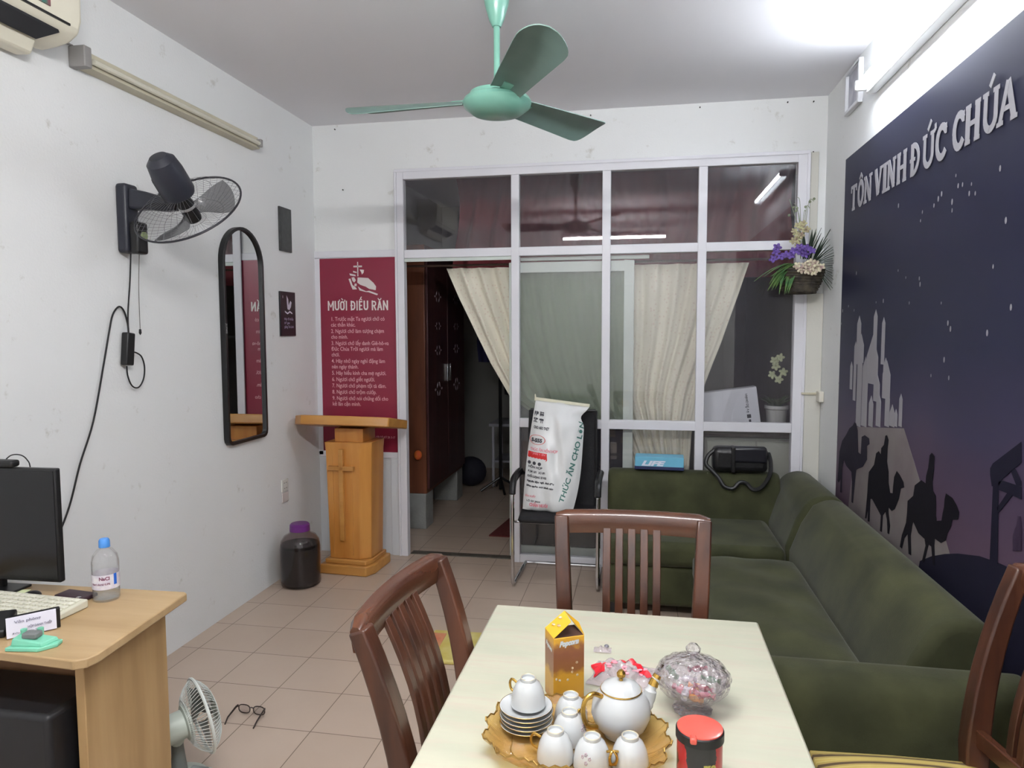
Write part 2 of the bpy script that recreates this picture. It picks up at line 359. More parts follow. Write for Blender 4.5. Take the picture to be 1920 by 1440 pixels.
TOWERS = [(3.915, 3.847, 1.607, 1.398), (3.952, 3.906, 1.488, 1.207), (3.653, 3.598, 1.638, 1.452), (3.532, 3.486, 1.605, 1.415), (3.74, 3.569, 1.447, 1.314), (3.887, 3.791, 1.499, 1.409), (3.492, 3.436, 1.415, 1.368), (3.499, 3.394, 1.373, 1.261), (3.275, 3.236, 1.278, 1.16), (3.328, 3.29, 1.207, 1.153), (3.451, 3.391, 1.266, 1.138), (3.682, 3.616, 1.219, 1.108), (3.797, 3.71, 1.39, 1.095), (3.886, 3.805, 1.403, 1.083), (4.013, 3.97, 1.383, 1.261), (3.621, 3.532, 1.319, 1.236), (3.572, 3.507, 1.242, 1.123), (3.389, 3.323, 1.205, 1.147)]
STARS = [(2.482, 2.074), (2.825, 2.032), (2.78, 2.08), (2.676, 2.065), (2.92, 2.078), (2.949, 2.065), (3.374, 2.113), (2.745, 2.077), (2.69, 2.036), (2.802, 2.12), (3.095, 1.755), (3.105, 1.779), (3.204, 1.685), (2.883, 1.672), (2.817, 1.597), (2.517, 1.562), (3.349, 1.831), (3.961, 1.869), (2.498, 1.772), (4.227, 1.276), (4.212, 1.61), (4.195, 1.681)]
STABLE = [[(2.452, 1.133), (2.436, 1.152), (2.275, 1.246), (2.269, 1.186), (2.37, 1.118), (2.394, 1.088), (2.436, 1.079), (2.45, 1.112)], [(2.396, 1.102), (2.369, 1.111), (2.262, 1.116), (2.259, 1.079), (2.314, 1.079), (2.393, 1.078)], [(2.429, 1.081), (2.394, 1.088), (2.378, 0.847), (2.427, 0.842)], [(2.398, 1.018), (2.34, 1.08), (2.307, 1.081), (2.387, 1.006)], [(2.327, 1.15), (2.303, 1.162), (2.264, 1.13), (2.262, 1.117), (2.292, 1.114)], [(2.274, 1.027), (2.259, 1.029), (2.253, 1.014), (2.245, 0.931), (2.292, 0.916), (2.296, 0.962), (2.286, 0.985), (2.277, 0.995)]]
LETTERS = [('T', 4.093, 3.992, 2.21, 2.333), ('Ô', 3.975, 3.871, 2.204, 2.332), ('N', 3.874, 3.741, 2.203, 2.34), ('V', 3.703, 3.598, 2.211, 2.338), ('I', 3.599, 3.522, 2.207, 2.328), ('N', 3.532, 3.416, 2.202, 2.332), ('H', 3.405, 3.284, 2.201, 2.339), ('Đ', 3.25, 3.135, 2.205, 2.342), ('Ư', 3.12, 2.993, 2.208, 2.328), ('C', 2.992, 2.885, 2.214, 2.333), ('C', 2.841, 2.741, 2.216, 2.334), ('H', 2.74, 2.624, 2.206, 2.338), ('U', 2.615, 2.499, 2.209, 2.33), ('A', 2.51, 2.391, 2.209, 2.345)]

XW = W-.0035
def sky_mat():
    m = bpy.data.materials.new('mural_sky_print'); m.use_nodes = True; nt = m.node_tree; N = nt.nodes; L = nt.links; b = N['Principled BSDF']
    tc = N.new('ShaderNodeTexCoord'); sp = N.new('ShaderNodeSeparateXYZ'); L.new(tc.outputs['Object'], sp.inputs[0])
    mr = N.new('ShaderNodeMapRange'); mr.inputs[1].default_value = .3; mr.inputs[2].default_value = 2.51; L.new(sp.outputs[2], mr.inputs[0])
    nz = N.new('ShaderNodeTexNoise'); nz.inputs['Scale'].default_value = 1.6; nz.inputs['Detail'].default_value = 3; L.new(tc.outputs['Object'], nz.inputs['Vector'])
    ad = N.new('ShaderNodeMath'); ad.operation = 'MULTIPLY_ADD'; ad.inputs[1].default_value = .16; L.new(nz.outputs['Fac'], ad.inputs[0]); 
    su = N.new('ShaderNodeMath'); su.operation = 'SUBTRACT'; su.inputs[1].default_value = .08; L.new(mr.outputs[0], su.inputs[0]); L.new(su.outputs[0], ad.inputs[2])
    rp = N.new('ShaderNodeValToRGB'); cr = rp.color_ramp
    cr.elements[0].position = .0; cr.elements[0].color = lin((98, 78, 92)); cr.elements[1].position = 1; cr.elements[1].color = lin((42, 44, 68))
    for p, c in ((.28, (86, 69, 88)), (.42, (58, 53, 78)), (.55, (38, 40, 64)), (.72, (33, 35, 58)), (.88, (37, 39, 61))):
        e = cr.elements.new(p); e.color = lin(c)
    L.new(ad.outputs[0], rp.inputs[0]); L.new(rp.outputs[0], b.inputs['Base Color']); b.inputs['Roughness'].default_value = .45; b.inputs['Specular IOR Level'].default_value = .22
    return m
mural = thing('wall_mural', 'large dark blue night mural with camels, white hill town and lettering on the right wall', 'mural')
obj('mural_sheet', G().box(XW, W, .55, 4.23, .30, 2.509), sky_mat(), mural, smooth=0)
def wallfn(off): return lambda y, z: (XW-off, y, z)
def decal(name, polys, m, off, label=None):
    g = G()
    for p in polys: g.prism([(y, z) for y, z in p], 'x', XW-off, XW-off+.0006)
    return obj(name, g, m, mural, smooth=0, label=label)
M_PWHITE = mat('mural_white_print', (150, 148, 154), .5, var=.08, vscale=3)
M_SIL = mat('mural_black_print', (20, 18, 27), .7, var=.1, spec=.15)
M_SILG = mat('mural_dusky_print', (42, 39, 52), .7, var=.1, spec=.15)
M_HILL = mat('mural_navy_print', (28, 27, 44), .7, var=.15, vscale=4, spec=.15)
decal('pale_slope', [SLOPE[:5]+[(3.0, .3), (4.05, .3), SLOPE[7]]], mat('mural_pale_slope_print', (136, 130, 128), .5, col2=(116, 106, 110), vscale=4), .0010)
g = G(); k = 0
for y1, y0, z1, z0 in TOWERS:
    k += 1
    z1 = min(z1, 1.7); mid = (y0+y1)/2
    g.prism([(y0, z0), (y1, z0), (y1, z1), (mid, z1+.6*abs(y1-y0)), (y0, z1)], 'x', XW-.0016-k*.00004, XW-.0012)
obj('hill_town', g, M_PWHITE, mural, smooth=0, label='white towers of the hill town')
decal('dark_hill', [HILL+[(.56, .60), (.56, .32), (3.1, .32)]], M_HILL, .0022)
decal('camel', [CAMEL_FAR], M_SILG, .0028, 'dusky camel nearest the room corner')
decal('camel', [CAMEL_MID], M_SIL, .0028, 'black camel with rider, middle of the three')
decal('camel', [CAMEL_NEAR], M_SIL, .0028, 'largest black camel with tall rider')
xt = [[(2*2.19-y, z) for y, z in p] for p in STABLE[:4]]
decal('stable', STABLE[:5]+xt, M_HILL, .0030, 'dark open stable silhouette')
decal('kneeling_figure', [STABLE[5]], mat('mural_plum_print', (50, 34, 60), .5), .0034)
g = G()
rs = random.Random(3)
for y, z in STARS+[(rs.uniform(.6, 4.1), rs.uniform(1.35, 2.1)) for _ in range(26)]:
    r = rs.uniform(.003, .0065); g.prism([(y+r*math.cos(a*PI/4)*1, z+1.7*r*math.sin(a*PI/4)) for a in range(8)], 'x', XW-.0016, XW-.0010)
obj('stars', g, M_PWHITE, mural, smooth=0)
# slab-serif lettering TON VINH DUC CHUA with its accents, each glyph from thick strokes
def arc(cx, cy, rx, ry, a0, a1, n=10): return [(cx+rx*math.cos(math.radians(a0+(a1-a0)*i/n)), cy+ry*math.sin(math.radians(a0+(a1-a0)*i/n))) for i in range(n+1)]
S = .20; NS = [0]
def serif(x, y, w=.17): return ([(x-w, y), (x+w, y)], .09)
GL = {
 'T': [([(.5, 0), (.5, 1)], S), ([(.04, .93), (.96, .93)], .11), ([(.06, .72), (.06, .98)], .08), ([(.94, .72), (.94, .98)], .08), serif(.5, .04, .24)],
 'O': [(arc(.5, .5, .36, .43, 0, 360, 20), .17)],
 'N': [([(.2, 0), (.2, 1)], .13), ([(.8, 0), (.8, 1)], .13), ([(.2, .95), (.8, .05)], S), serif(.2, .04), serif(.16, .96, .14), serif(.82, .96)],
 'V': [([(.15, .96), (.5, .05)], S+.02), ([(.5, .05), (.85, .96)], .12), serif(.15, .96), serif(.85, .96)],
 'I': [([(.5, 0), (.5, 1)], .26), serif(.5, .04, .38), serif(.5, .96, .38)],
 'H': [([(.2, 0), (.2, 1)], S), ([(.8, 0), (.8, 1)], S), ([(.2, .5), (.8, .5)], .11), serif(.2, .04), serif(.8, .04), serif(.2, .96), serif(.8, .96)],
 'D': [([(.24, 0), (.24, 1)], S), (arc(.3, .5, .52, .44, -90, 90, 14), .14), ([(.1, .05), (.35, .05)], .1), ([(.1, .95), (.35, .95)], .1), ([(.02, .5), (.5, .5)], .09)],
 'C': [(arc(.56, .5, .40, .43, 42, 318, 18), .17), ([(.88, .68), (.88, .97)], .09)],
 'U': [([(.2, .96), (.2, .36)]+arc(.5, .36, .3, .30, 180, 360, 12)+[(.8, .96)], .15), serif(.2, .96), serif(.8, .96)],
 'A': [([(.14, .03), (.5, .97)], .13), ([(.5, .97), (.86, .03)], .18), ([(.28, .34), (.74, .34)], .1), serif(.14, .04), serif(.86, .04)],
}
def stroke(pts, w, fn, g, asp):
    for i in range(len(pts)-1):
        (x0, y0), (x1, y1) = pts[i], pts[i+1]; dx, dy = (x1-x0)*asp, y1-y0; L = math.hypot(dx, dy) or 1; h = w*.62; NS[0] += 1; fo = XW-.0042-(NS[0] % 12)*.00005; ex, ey = (dx/L*h*.35/asp, dy/L*h*.35) if len(pts) > 2 else (0, 0)
        nx, ny = -dy/L*h/asp, dx/L*h
        w *= 1; q = [(x0-ex+nx, y0-ey+ny), (x1+ex+nx, y1+ey+ny), (x1+ex-nx, y1+ey-ny), (x0-ex-nx, y0-ey-ny)]
        P = [fn(*p) for p in q]; g.add([(fo, *p) for p in P]+[(XW-.0030, *p) for p in P], [(0, 1, 2, 3), (7, 6, 5, 4), (0, 4, 5, 1), (1, 5, 6, 2), (2, 6, 7, 3), (3, 7, 4, 0)])
for ch, ya, yb, z0, z1 in LETTERS:
    z0, z1 = 2.206, 2.336; g = G(); asp = abs(ya-yb)/(z1-z0); fn = lambda x, y: (ya+(yb-ya)*x, z0+(z1-z0)*y)
    key = {'Ô': 'O', 'Đ': 'D', 'Ư': 'U'}.get(ch, ch)
    for pts, w in GL[key]: stroke(pts, w, fn, g, asp)
    if ch == 'Ô': stroke([(.28, 1.08), (.5, 1.24), (.72, 1.08)], .09, fn, g, asp)
    if ch == 'Ư': stroke([(.8, .93), (1.0, 1.0), (.98, 1.14)], .09, fn, g, asp)
    if ch in 'Ư' or (ch == 'U'): stroke([(.42, 1.10), (.66, 1.34)], .11, fn, g, asp)
    obj('letter', g, mat('mural_letter_print', (158, 157, 163), .5), mural, smooth=0)

# ------------------------------------------------------------------ poster of the ten commandments
po = thing('poster', 'tall maroon printed board with a white heading and numbered lines behind the lectern', 'poster', (.036, D-.0085, .732))
PW, PH = .566, 1.353
obj('poster_board', G().box(0, PW, 0, .006, 0, PH), mat('maroon_print', (138, 36, 62), .3, var=.06, vscale=2, coat=.2), po, smooth=0)
pf = lambda x0, z0, off=.0008: (lambda x, y: (x0+x, -off, z0+y))
SN = {'M': [([(.12, 0), (.12, 1)], .2), ([(.88, 0), (.88, 1)], .2), ([(.15, .95), (.5, .35), (.85, .95)], .13)], 'U': [([(.16, 1), (.16, .28), (.32, .09), (.68, .09), (.84, .28), (.84, 1)], .2)],
 'O': [([(.16, .26), (.16, .74), (.32, .91), (.68, .91), (.84, .74), (.84, .26), (.68, .09), (.32, .09), (.16, .26)], .2)], 'I': [([(.5, 0), (.5, 1)], .2)],
 'D': [([(.2, 0), (.2, 1)], .2), ([(.2, .91), (.62, .91), (.84, .72), (.84, .28), (.62, .09), (.2, .09)], .19), ([(0, .5), (.5, .5)], .12)], 'E': [([(.2, 0), (.2, 1)], .2), ([(.2, .91), (.86, .91)], .18), ([(.2, .5), (.76, .5)], .16), ([(.2, .09), (.86, .09)], .18)],
 'R': [([(.2, 0), (.2, 1)], .2), ([(.2, .91), (.68, .91), (.84, .78), (.84, .60), (.68, .48), (.2, .48)], .17), ([(.5, .48), (.86, 0)], .19)], 'A': [([(.14, 0), (.5, .98)], .2), ([(.86, 0), (.5, .98)], .2), ([(.25, .3), (.75, .3)], .13)], 'N': [([(.14, 0), (.14, 1)], .2), ([(.86, 0), (.86, 1)], .2), ([(.14, .95), (.86, .05)], .18)]}
g = G(); x = .055; ns = 0
ACC = {1: [([(.86, .9), (1.05, 1.0), (1.05, 1.16)], .12)], 2: [([(.86, .9), (1.02, 1.0), (1.02, 1.14)], .12), ([(.62, 1.12), (.34, 1.28)], .12)], 3: [([(.2, 1.08), (.5, 1.24), (.8, 1.08)], .11), ([(.72, 1.44), (.46, 1.30)], .12)], 4: [([(.2, 1.26), (.36, 1.10), (.64, 1.10), (.8, 1.26)], .12)]}
for ch, wd_, ac in (('M', .052, 0), ('U', .040, 1), ('O', .040, 2), ('I', .017, 0), (' ', .020, 0), ('D', .041, 0), ('I', .017, 0), ('E', .034, 3), ('U', .040, 0), (' ', .020, 0), ('R', .041, 0), ('A', .043, 4), ('N', .042, 0)):
    wd_ *= .885
    for pts, w in SN.get(ch, [])+ACC.get(ac, []):
        asp = wd_/.064 if ch != 'I' else .55
        for i in range(len(pts)-1):
            (a0, b0), (a1, b1) = pts[i], pts[i+1]; dx, dy = (a1-a0)*asp, b1-b0; Ln = math.hypot(dx, dy); h = w*.40; ns += 1; px, py = -dy/Ln*h/asp, dx/Ln*h; ex, ey = dx/Ln*h*.3/asp, dy/Ln*h*.3
            flat(g, [(a0-ex+px, b0-ey+py), (a1+ex+px, b1+ey+py), (a1+ex-px, b1+ey-py), (a0-ex-px, b0-ey-py)], lambda u, v, x=x, wd_=wd_, ns=ns, ch=ch: (x+(u if ch != 'I' else .5+(u-.5)*2.0)*wd_, -.0008-(ns % 9)*.00003, .992+v*.064))
    x += wd_+(.0048 if ch != ' ' else 0)
obj('heading', g, M_PRINT, po, smooth=0)
lines = [('1. Trước mặt Ta ngươi chớ có', 0), ('các thần khác.', 0), ('2. Ngươi chớ làm tượng chạm', 1), ('cho mình.', 0), ('3. Ngươi chớ lấy danh Giê-hô-va', 1), ('Đức Chúa Trời ngươi mà làm', 0), ('chơi.', 0),
         ('4. Hãy nhớ ngày nghỉ đặng làm', 1), ('nên ngày thánh.', 0), ('5. Hãy hiếu kính cha mẹ ngươi.', 1), ('6. Ngươi chớ giết người.', 1), ('7. Ngươi chớ phạm tội tà dâm.', 1), ('8. Ngươi chớ trộm cướp.', 1), ('9. Ngươi chớ nói chứng dối cho', 1), ('kẻ lân cận mình.', 0)]
z = .945; g = G(); pk = mat('pale_pink_print', (226, 178, 184), .6)
for s, gap in lines:
    z -= .0445 if gap else .0400
    put(g, text2d(s, .0385, .0002, .82), pf(.075, z+.014))
obj('commandment_text', g, pk, po, smooth=0)
g = G(); put(g, text2d('XUẤT Ê-DÍP-TÔ KÝ 20: 3-17', .021, .0003, .8), pf(.330, .098)); obj('source_line', g, pk, po, smooth=0)
g = G(); e = pf(.28, 1.125)    # emblem: hands with a cross above an open book
def P2(L): return [((x-640)/1440*.46, (700-y)/1440*.46+.0) for x, y in L]
for L in ([(636, 75), (658, 75), (660, 385), (634, 385)], [(548, 155), (745, 155), (745, 192), (548, 192)], [(690, 240), (790, 250), (780, 310), (740, 350), (725, 300)],
          [(430, 440), (475, 430), (520, 570), (600, 630), (620, 665), (520, 668), (490, 600)], [(450, 320), (590, 350), (600, 385), (470, 365)], [(540, 265), (620, 290), (620, 315), (540, 300)], [(570, 540), (620, 545), (610, 600), (560, 595)],
          [(500, 410), (560, 400), (600, 470), (560, 520), (520, 480)], [(640, 410), (880, 425), (1000, 530), (1060, 610), (1050, 690), (900, 660), (820, 610), (700, 570), (630, 520)], [(640, 600), (720, 660), (830, 710), (900, 700), (1100, 770), (1080, 800), (880, 730), (820, 725), (680, 690)]):
    flat(g, P2(L), e)
obj('emblem', g, mat('pale_grey_print', (214, 206, 204), .6), po, smooth=0)

# ------------------------------------------------------------------ ceiling fan
hx, hy, hz = 1.663, 2.911, 2.50
t = thing('ceiling_fan', 'mint green three-bladed ceiling fan hanging on a rod', 'ceiling fan', (hx, hy, 0))
obj('canopy', G().lathe([(0, H), (.062, H), (.060, H-.02), (.048, H-.10), (.030, H-.16), (.018, H-.185), (0, H-.185)], 28), M_MINT, t)
obj('down_rod', G().lathe([(.013, H-.17), (.013, hz+.06), (.0, hz+.06), (0, H-.17)], 14), M_MINT, t)
obj('motor_housing', G().lathe([(0, hz-.052), (.05, hz-.050), (.10, hz-.038), (.135, hz-.012), (.142, hz+.006), (.135, hz+.020), (.118, hz+.028), (.112, hz+.044), (.05, hz+.052), (.030, hz+.075), (0, hz+.075)], 40), M_MINT, t)
obj('hub_ring', G().lathe([(.030, hz+.05), (.040, hz+.052), (.040, hz+.062), (.030, hz+.064)], 20), mat('old_brass', (120, 110, 60), .4, metal=.7), t)
for a in (56, 176, 296):
    R = rotm('Z', math.radians(a)); tp = math.tan(math.radians(15))
    def bp(u, v):                       # u along the blade, v across
        u = 1-(1-u)**1.6; r = .13+.54*u; w = (.060+.028*min(1, u*1.25))
        if u > .86: w *= math.sqrt(max(.0, 1-((u-.86)/.14)**2))*.98+.02
        s = (v-.5)*2*w; return R @ Vector((r, s, hz+.022-.3*s*1.0+.015*u-.35*s*s/.1))
    obj('blade', G().grid(bp, 22, 8, .004, (0, 0, 1)), M_MINTD, t)
    obj('blade_arm', G().bar([R @ Vector((.10, 0, hz+.026)), R @ Vector((.15, 0, hz+.024)), R @ Vector((.19, 0, hz+.024))], [.02, .018, .02], .004, R @ Vector((0, 1, -.3))), M_MINT, t)

# ------------------------------------------------------------------ lit fluorescent tubes
M_TUBE = mat('lit_tube', (242, 247, 253), .5, emit=TUBE_RIGHT)
M_TUBE2 = mat('lit_tube_behind', (250, 249, 249), .5, emit=TUBE_BEHIND)
M_FIX = mat('white_fixture', (232, 234, 236), .4)
t = thing('fluorescent_light', 'lit fluorescent tube fitting high on the right wall above the mural', 'light', (W, 3.74, 2.735))
obj('housing', G().box(-.050, -.001, -1.24, 0, -.028, .030), M_FIX, t, bevel=.006)
obj('tube', G().tube([(-.085, -1.21, .012), (-.085, -.03, .012)], .0135, 12), M_TUBE, t)
for y in (-1.225, -.015): obj('lamp_holder', G().box(-.104, -.050, y-.012, y+.012, -.016, .030), M_FIX, t, bevel=.004)
t = thing('fluorescent_light', 'lit fluorescent tube fitting hung below the ceiling over the near end of the table', 'light', (1.92, .80, 2.68))
obj('housing', G().box(-.62, .62, -.022, .022, .022, .070), M_FIX, t, bevel=.006)
obj('tube', G().tube([(-.60, 0, 0), (.60, 0, 0)], .0135, 12), M_TUBE2, t)
for x in (-.612, .612): obj('lamp_holder', G().box(x-.012, x+.012, -.016, .016, -.02, .024), M_FIX, t, bevel=.004)
for x in (-.4, .4): obj('hanging_rod', G().tube([(x, 0, .068), (x, 0, H-2.68)], .004, 8), M_FIX, t)
# unlit one on the left wall
t = thing('fluorescent_light', 'unlit dusty cream fluorescent fitting on the left wall above the fan', 'light', (0, 2.53, 2.668))
obj('housing', G().box(.001, .045, .04, 1.345, -.004, .036), M_CREAM, t, bevel=.004)
obj('reflector', G().prism([(.001, -.005), (.05, -.012), (.055, -.030), (.001, -.034)], 'y', .04, 1.345), M_CREAM, t, bevel=.002)
obj('tube', G().tube([(.062, .06, -.004), (.062, 1.32, -.004)], .012, 10), mat('unlit_tube', (214, 212, 196), .25, var=.05), t)
obj('end_cap', G().box(.001, .075, 0, .040, -.040, .042), mat('grey_plastic', (150, 148, 146), .5, var=.1), t, bevel=.004)
obj('end_cap', G().box(.045, .075, 1.32, 1.345, -.022, .022), mat('grey_plastic', (150, 148, 146)), t, bevel=.004)
# ------------------------------------------------------------------ air conditioner
t = thing('air_conditioner', 'cream wall air conditioner at the top left corner of the view', 'air conditioner', (0, 2.375, 2.625))
prof = [(.001, .29), (.001, .012), (.04, .0), (.10, .006), (.155, .018), (.195, .045), (.210, .09), (.212, .20), (.20, .29)]
M_AC = mat('aged_white_plastic', (224, 220, 202), .4, var=.07, vscale=5)
obj('body', G().prism(prof, 'y', -.80, 0), M_AC, t, bevel=.018, seg=4)
e = Vector((.075, 0, .052)).normalized(); n = Vector((.57, 0, -.82))
e = Vector((.095, 0, .034)).normalized(); n = Vector((.34, 0, -.94)).normalized()
def acp(s, d, y): p = Vector((.098, 0, .004))+e*s+n*d; return (p.x, y, p.z)
obj('louver', G().sweep([[acp(.008, .010, -.74), acp(.088, .010, -.74), acp(.088, -.02, -.74), acp(.008, -.02, -.74)], [acp(.008, .010, -.11), acp(.088, .010, -.085), acp(.088, -.02, -.085), acp(.008, -.02, -.11)]]), mat('dark_vent', (24, 26, 34), .6), t, smooth=0)
obj('pipe_cover', G().prism([(.001, .02), (.001, -.045), (.07, -.050), (.10, .01)], 'y', -.79, -.09), M_AC, t, bevel=.012, seg=3)
obj('panel_gap', G().box(.195, .2045, -.74, -.055, .058, .066), M_BLACK, t, smooth=0)
obj('rating_sticker', G().box(.2095, .2135, -.205, -.150, .085, .150), mat('teal_sticker', (44, 120, 104), .5, col2=(130, 70, 80), vscale=40), t, smooth=0)
tag(obj('power_cable', G().tube(smoothpath([(.02, 2.384, 2.69), (.012, 2.44, 2.70), (.01, 2.50, 2.712), (.01, 2.545, 2.715)]), .004, 6), mat('grey_cable', (140, 138, 136))), 'short grey cable from the air conditioner to the unlit light fitting', 'cable')

# ------------------------------------------------------------------ wall fan
t = thing('wall_fan', 'black wall-mounted fan with wire cage tilted downward on the left wall', 'fan', (0, 2.80, 1.92))
obj('wall_bracket', G().box(.001, .055, -.05, .035, .0, .30), M_DARK, t, bevel=.015, seg=3)
obj('control_box', G().box(.055, .100, -.040, .030, -.004, .135), M_BLACK, t, bevel=.012, seg=3)
obj('control_dial', G().lathe([(0, .0), (.018, .0), (.017, .008), (0, .008)], 18, o=(.101, -.005, .075), M=aim((1, 0, 0))), mat('silver_green_dial', (150, 165, 120), .4, metal=.4), t)
obj('arm', G().bar([(.05, 0, .235), (.13, 0, .225), (.22, -.01, .205), (.29, -.03, .20)], [.045, .038, .030, .026], [.035, .028, .024, .022], (0, 0, 1)), M_DARK, t, bevel=.01)
ax = Vector((.02, .71, -.70)).normalized(); Rf = aim(ax); fc = Vector((.36, -.07, .187))
fp = lambda x, y, z: Rf @ Vector((x, y, z)) + fc
obj('motor', G().lathe([(0, -.235), (.035, -.232), (.058, -.21), (.066, -.16), (.068, -.07), (.06, -.05), (0, -.05)], 24, o=fc, M=Rf), M_DARK, t)
obj('neck', G().tube([fp(0, 0, -.12), fp(-.01, 0, -.16) + Vector((-.05, 0, -.03)), Vector((.27, -.03, .20))], .026, 12), M_DARK, t)
obj('front_hub', G().lathe([(0, .075), (.030, .074), (.034, .06), (.034, .0), (.03, -.04), (0, -.04)], 20, o=fc, M=Rf), M_BLACK, t)
obj('hub_ring', G().lathe([(.034, .0), (.037, .002), (.037, .010), (.034, .012)], 20, o=fc, M=Rf), mat('silver_plastic', (170, 170, 172), .3, metal=.6), t)
M_BLADE = glass('smoky_fan_blade', (222, 222, 222), 1.4, dust=.28, dustcol=(92, 92, 96), rough=.2)
for k in range(3):
    a0 = 2*PI*k/3+.5
    def bf(u, v, a0=a0):
        r = .03+.165*u; wd_ = .25+.75*math.sin(min(1, u*1.15)*PI*.5); a = a0+(v-.5)*1.35*wd_*(1-.25*u); return fp(r*math.cos(a), r*math.sin(a), .02+(v-.5)*.05)
    obj('blade', G().grid(bf, 10, 10, .002, ax), M_BLADE, t)
M_WIRE = mat('dark_wire', (44, 44, 50), .4, metal=.4)
g = G().tube([fp(.228*math.cos(2*PI*i/56), .228*math.sin(2*PI*i/56), .015) for i in range(56)], .0045, 6, closed=True)
obj('cage_rim', g, M_WIRE, t)
for nm, s, dep in (('front_cage', 1, .075), ('rear_cage', -1, -.055)):
    g = G()
    for k in range(40):
        a = 2*PI*k/40; g.tube([fp((.03+.198*u)*math.cos(a), (.03+.198*u)*math.sin(a), .015+(dep-.015)*(1-u**2.6)) for u in (0, .25, .5, .72, .88, .97, 1)], .0006, 4, caps=False)
    for rr, zz in ((.05, dep*.98), (.13, .015+(dep-.015)*.82)): g.tube([fp(rr*math.cos(2*PI*i/40), rr*math.sin(2*PI*i/40), zz) for i in range(40)], .0008, 4, closed=True)
    obj(nm, g, mat('fine_grey_wire', (112, 112, 116), .4, metal=.3), t)
obj('pull_cord', G().tube(smoothpath([(.06, .015, .0), (.045, .022, -.15), (.04, .026, -.33)]), .0016, 5), mat('grey_cord', (100, 98, 94), .7), t)
obj('cord_knob', G().lathe([(0, 0), (.005, -.004), (.006, -.02), (.0, -.03)], 10, o=(.04, .026, -.33)), M_BLACK, t)
# adapter hanging with cables
t = thing('power_adapter', 'black power strip adapter hanging on the left wall under the fan', 'adapter', (.02, 2.765, 1.50))
obj('adapter_body', G().box(-.014, .020, -.024, .024, -.072, .072, rot=rotm('X', -.12)), M_BLACK, t, bevel=.006, seg=3)
obj('cable', G().tube(smoothpath([(0, .012, .07), (-.004, .014, .11), (-.008, .000, .165), (-.008, -.03, .185), (-.008, -.068, .150), (-.008, -.093, .08), (-.008, -.132, -.055), (-.008, -.206, -.296), (-.008, -.287, -.461), (-.008, -.352, -.621), (-.008, -.43, -.749)]), .0040, 7), M_BLACK, t, label='long black cable running down the wall to the desk')
obj('cable', G().tube(smoothpath([(0, .026, -.012), (0, .06, -.02), (0, .09, -.04), (0, .105, -.085), (0, .095, -.14), (0, .06, -.175), (0, .02, -.165), (0, -.004, -.12), (0, -.008, -.075)]), .0034, 7), M_BLACK, t, label='looped black cable')
obj('cable', G().tube(smoothpath([(.0, .012, .07), (0, .014, .16), (.01, .022, .30), (.02, .022, .425)]), .0034, 7), M_BLACK, t)

# ------------------------------------------------------------------ mirror
mz0, mz1, my0, my1 = .945, 2.165, 3.50, 3.915
def archpts(y0, y1, z0, z1, rb=.04):
    c = (y0+y1)/2; r = (y1-y0)/2
    return [(c+r*math.cos(math.radians(a)), z1-r+r*math.sin(math.radians(a))) for a in range(0, 181, 9)]+[(y0+rb-rb*math.cos(math.radians(a)), z0+rb-rb*math.sin(math.radians(a))) for a in (0, 30, 60, 90)]+[(y1-rb+rb*math.sin(math.radians(a)), z0+rb-rb*math.cos(math.radians(a))) for a in (0, 30, 60, 90)]
t = thing('wall_mirror', 'tall arched mirror in a black frame on the left wall', 'mirror', (0, 0, 0))
o1 = archpts(my0, my1, mz0, mz1); i1 = archpts(my0+.018, my1-.018, mz0+.018, mz1-.018, .03); n = len(o1)
v = []; f = []
for q in (o1, i1):
    for x in (.001, .034): v += [(x, a, b) for a, b in q]
for i in range(n):
    j = (i+1) % n
    f += [(i, j, n+j, n+i), (n+i, n+j, 3*n+j, 3*n+i), (2*n+i, 3*n+i, 3*n+j, 2*n+j), (i, 2*n+i, 2*n+j, j)]
obj('mirror_frame', G().add(v, f), M_BLACK, t, bevel=.002)
obj('mirror_glass', G().prism(i1, 'x', .010, .020), mat('silvered_glass', (205, 208, 208), .015, metal=1), t, smooth=0)
g = G(); put(g, text2d('JUNG', .022, .0006), lambda x, y: (.0348, my0+.003+y*.9, 1.62-x)); obj('frame_lettering', g, mat('grey_print', (150, 150, 150)), t, smooth=0)

# ------------------------------------------------------------------ plaques
t = thing('wall_plaque', 'plain dark grey upright plaque, upper of the two on the left wall', 'plaque', (0, 4.235, 2.225))
obj('plaque_board', G().box(.001, .014, -.075, .075, -.138, .138), mat('charcoal_board', (66, 68, 68), .5, col2=(50, 50, 52), vscale=30), t, bevel=.002)
obj('plaque_edge', G().box(.013, .0155, -.062, .062, -.125, .125), mat('charcoal_board_inner', (74, 76, 76), .6, var=.25, vscale=40), t, bevel=.001)
t = thing('wall_plaque', 'black plaque with pale emblem and lettering, lower of the two on the left wall', 'plaque', (0, 4.240, 1.69))
obj('plaque_board', G().box(.001, .012, -.098, .098, -.142, .142), mat('glossy_black_board', (26, 24, 32), .3, var=.3, vscale=20), t, bevel=.002)
g = G(); pl = lambda y0, z0: (lambda x, y: (.0128, y0+x, z0+y))
for s, z in (('Hãy đi khắp', -.04), ('thế gian', -.065), ('giảng Tin Lành', -.090)): put(g, text2d(s, .022, .0003, fit=.12 if len(s) > 9 else .07), pl(-.055, z))
obj('plaque_text', g, mat('lilac_print', (170, 160, 190), .5), t, smooth=0)
g = G(); e = pl(0, .065)
flat(g, [(-.02, .055), (.002, .03), (.006, -.01), (.03, .02), (.045, .01), (.035, -.02), (.015, -.04), (-.01, -.035), (-.016, 0)], e)
flat(g, [(-.045, -.045), (-.01, -.058), (.02, -.045), (.052, -.058), (.052, -.066), (.02, -.055), (-.01, -.068), (-.045, -.055)], e)
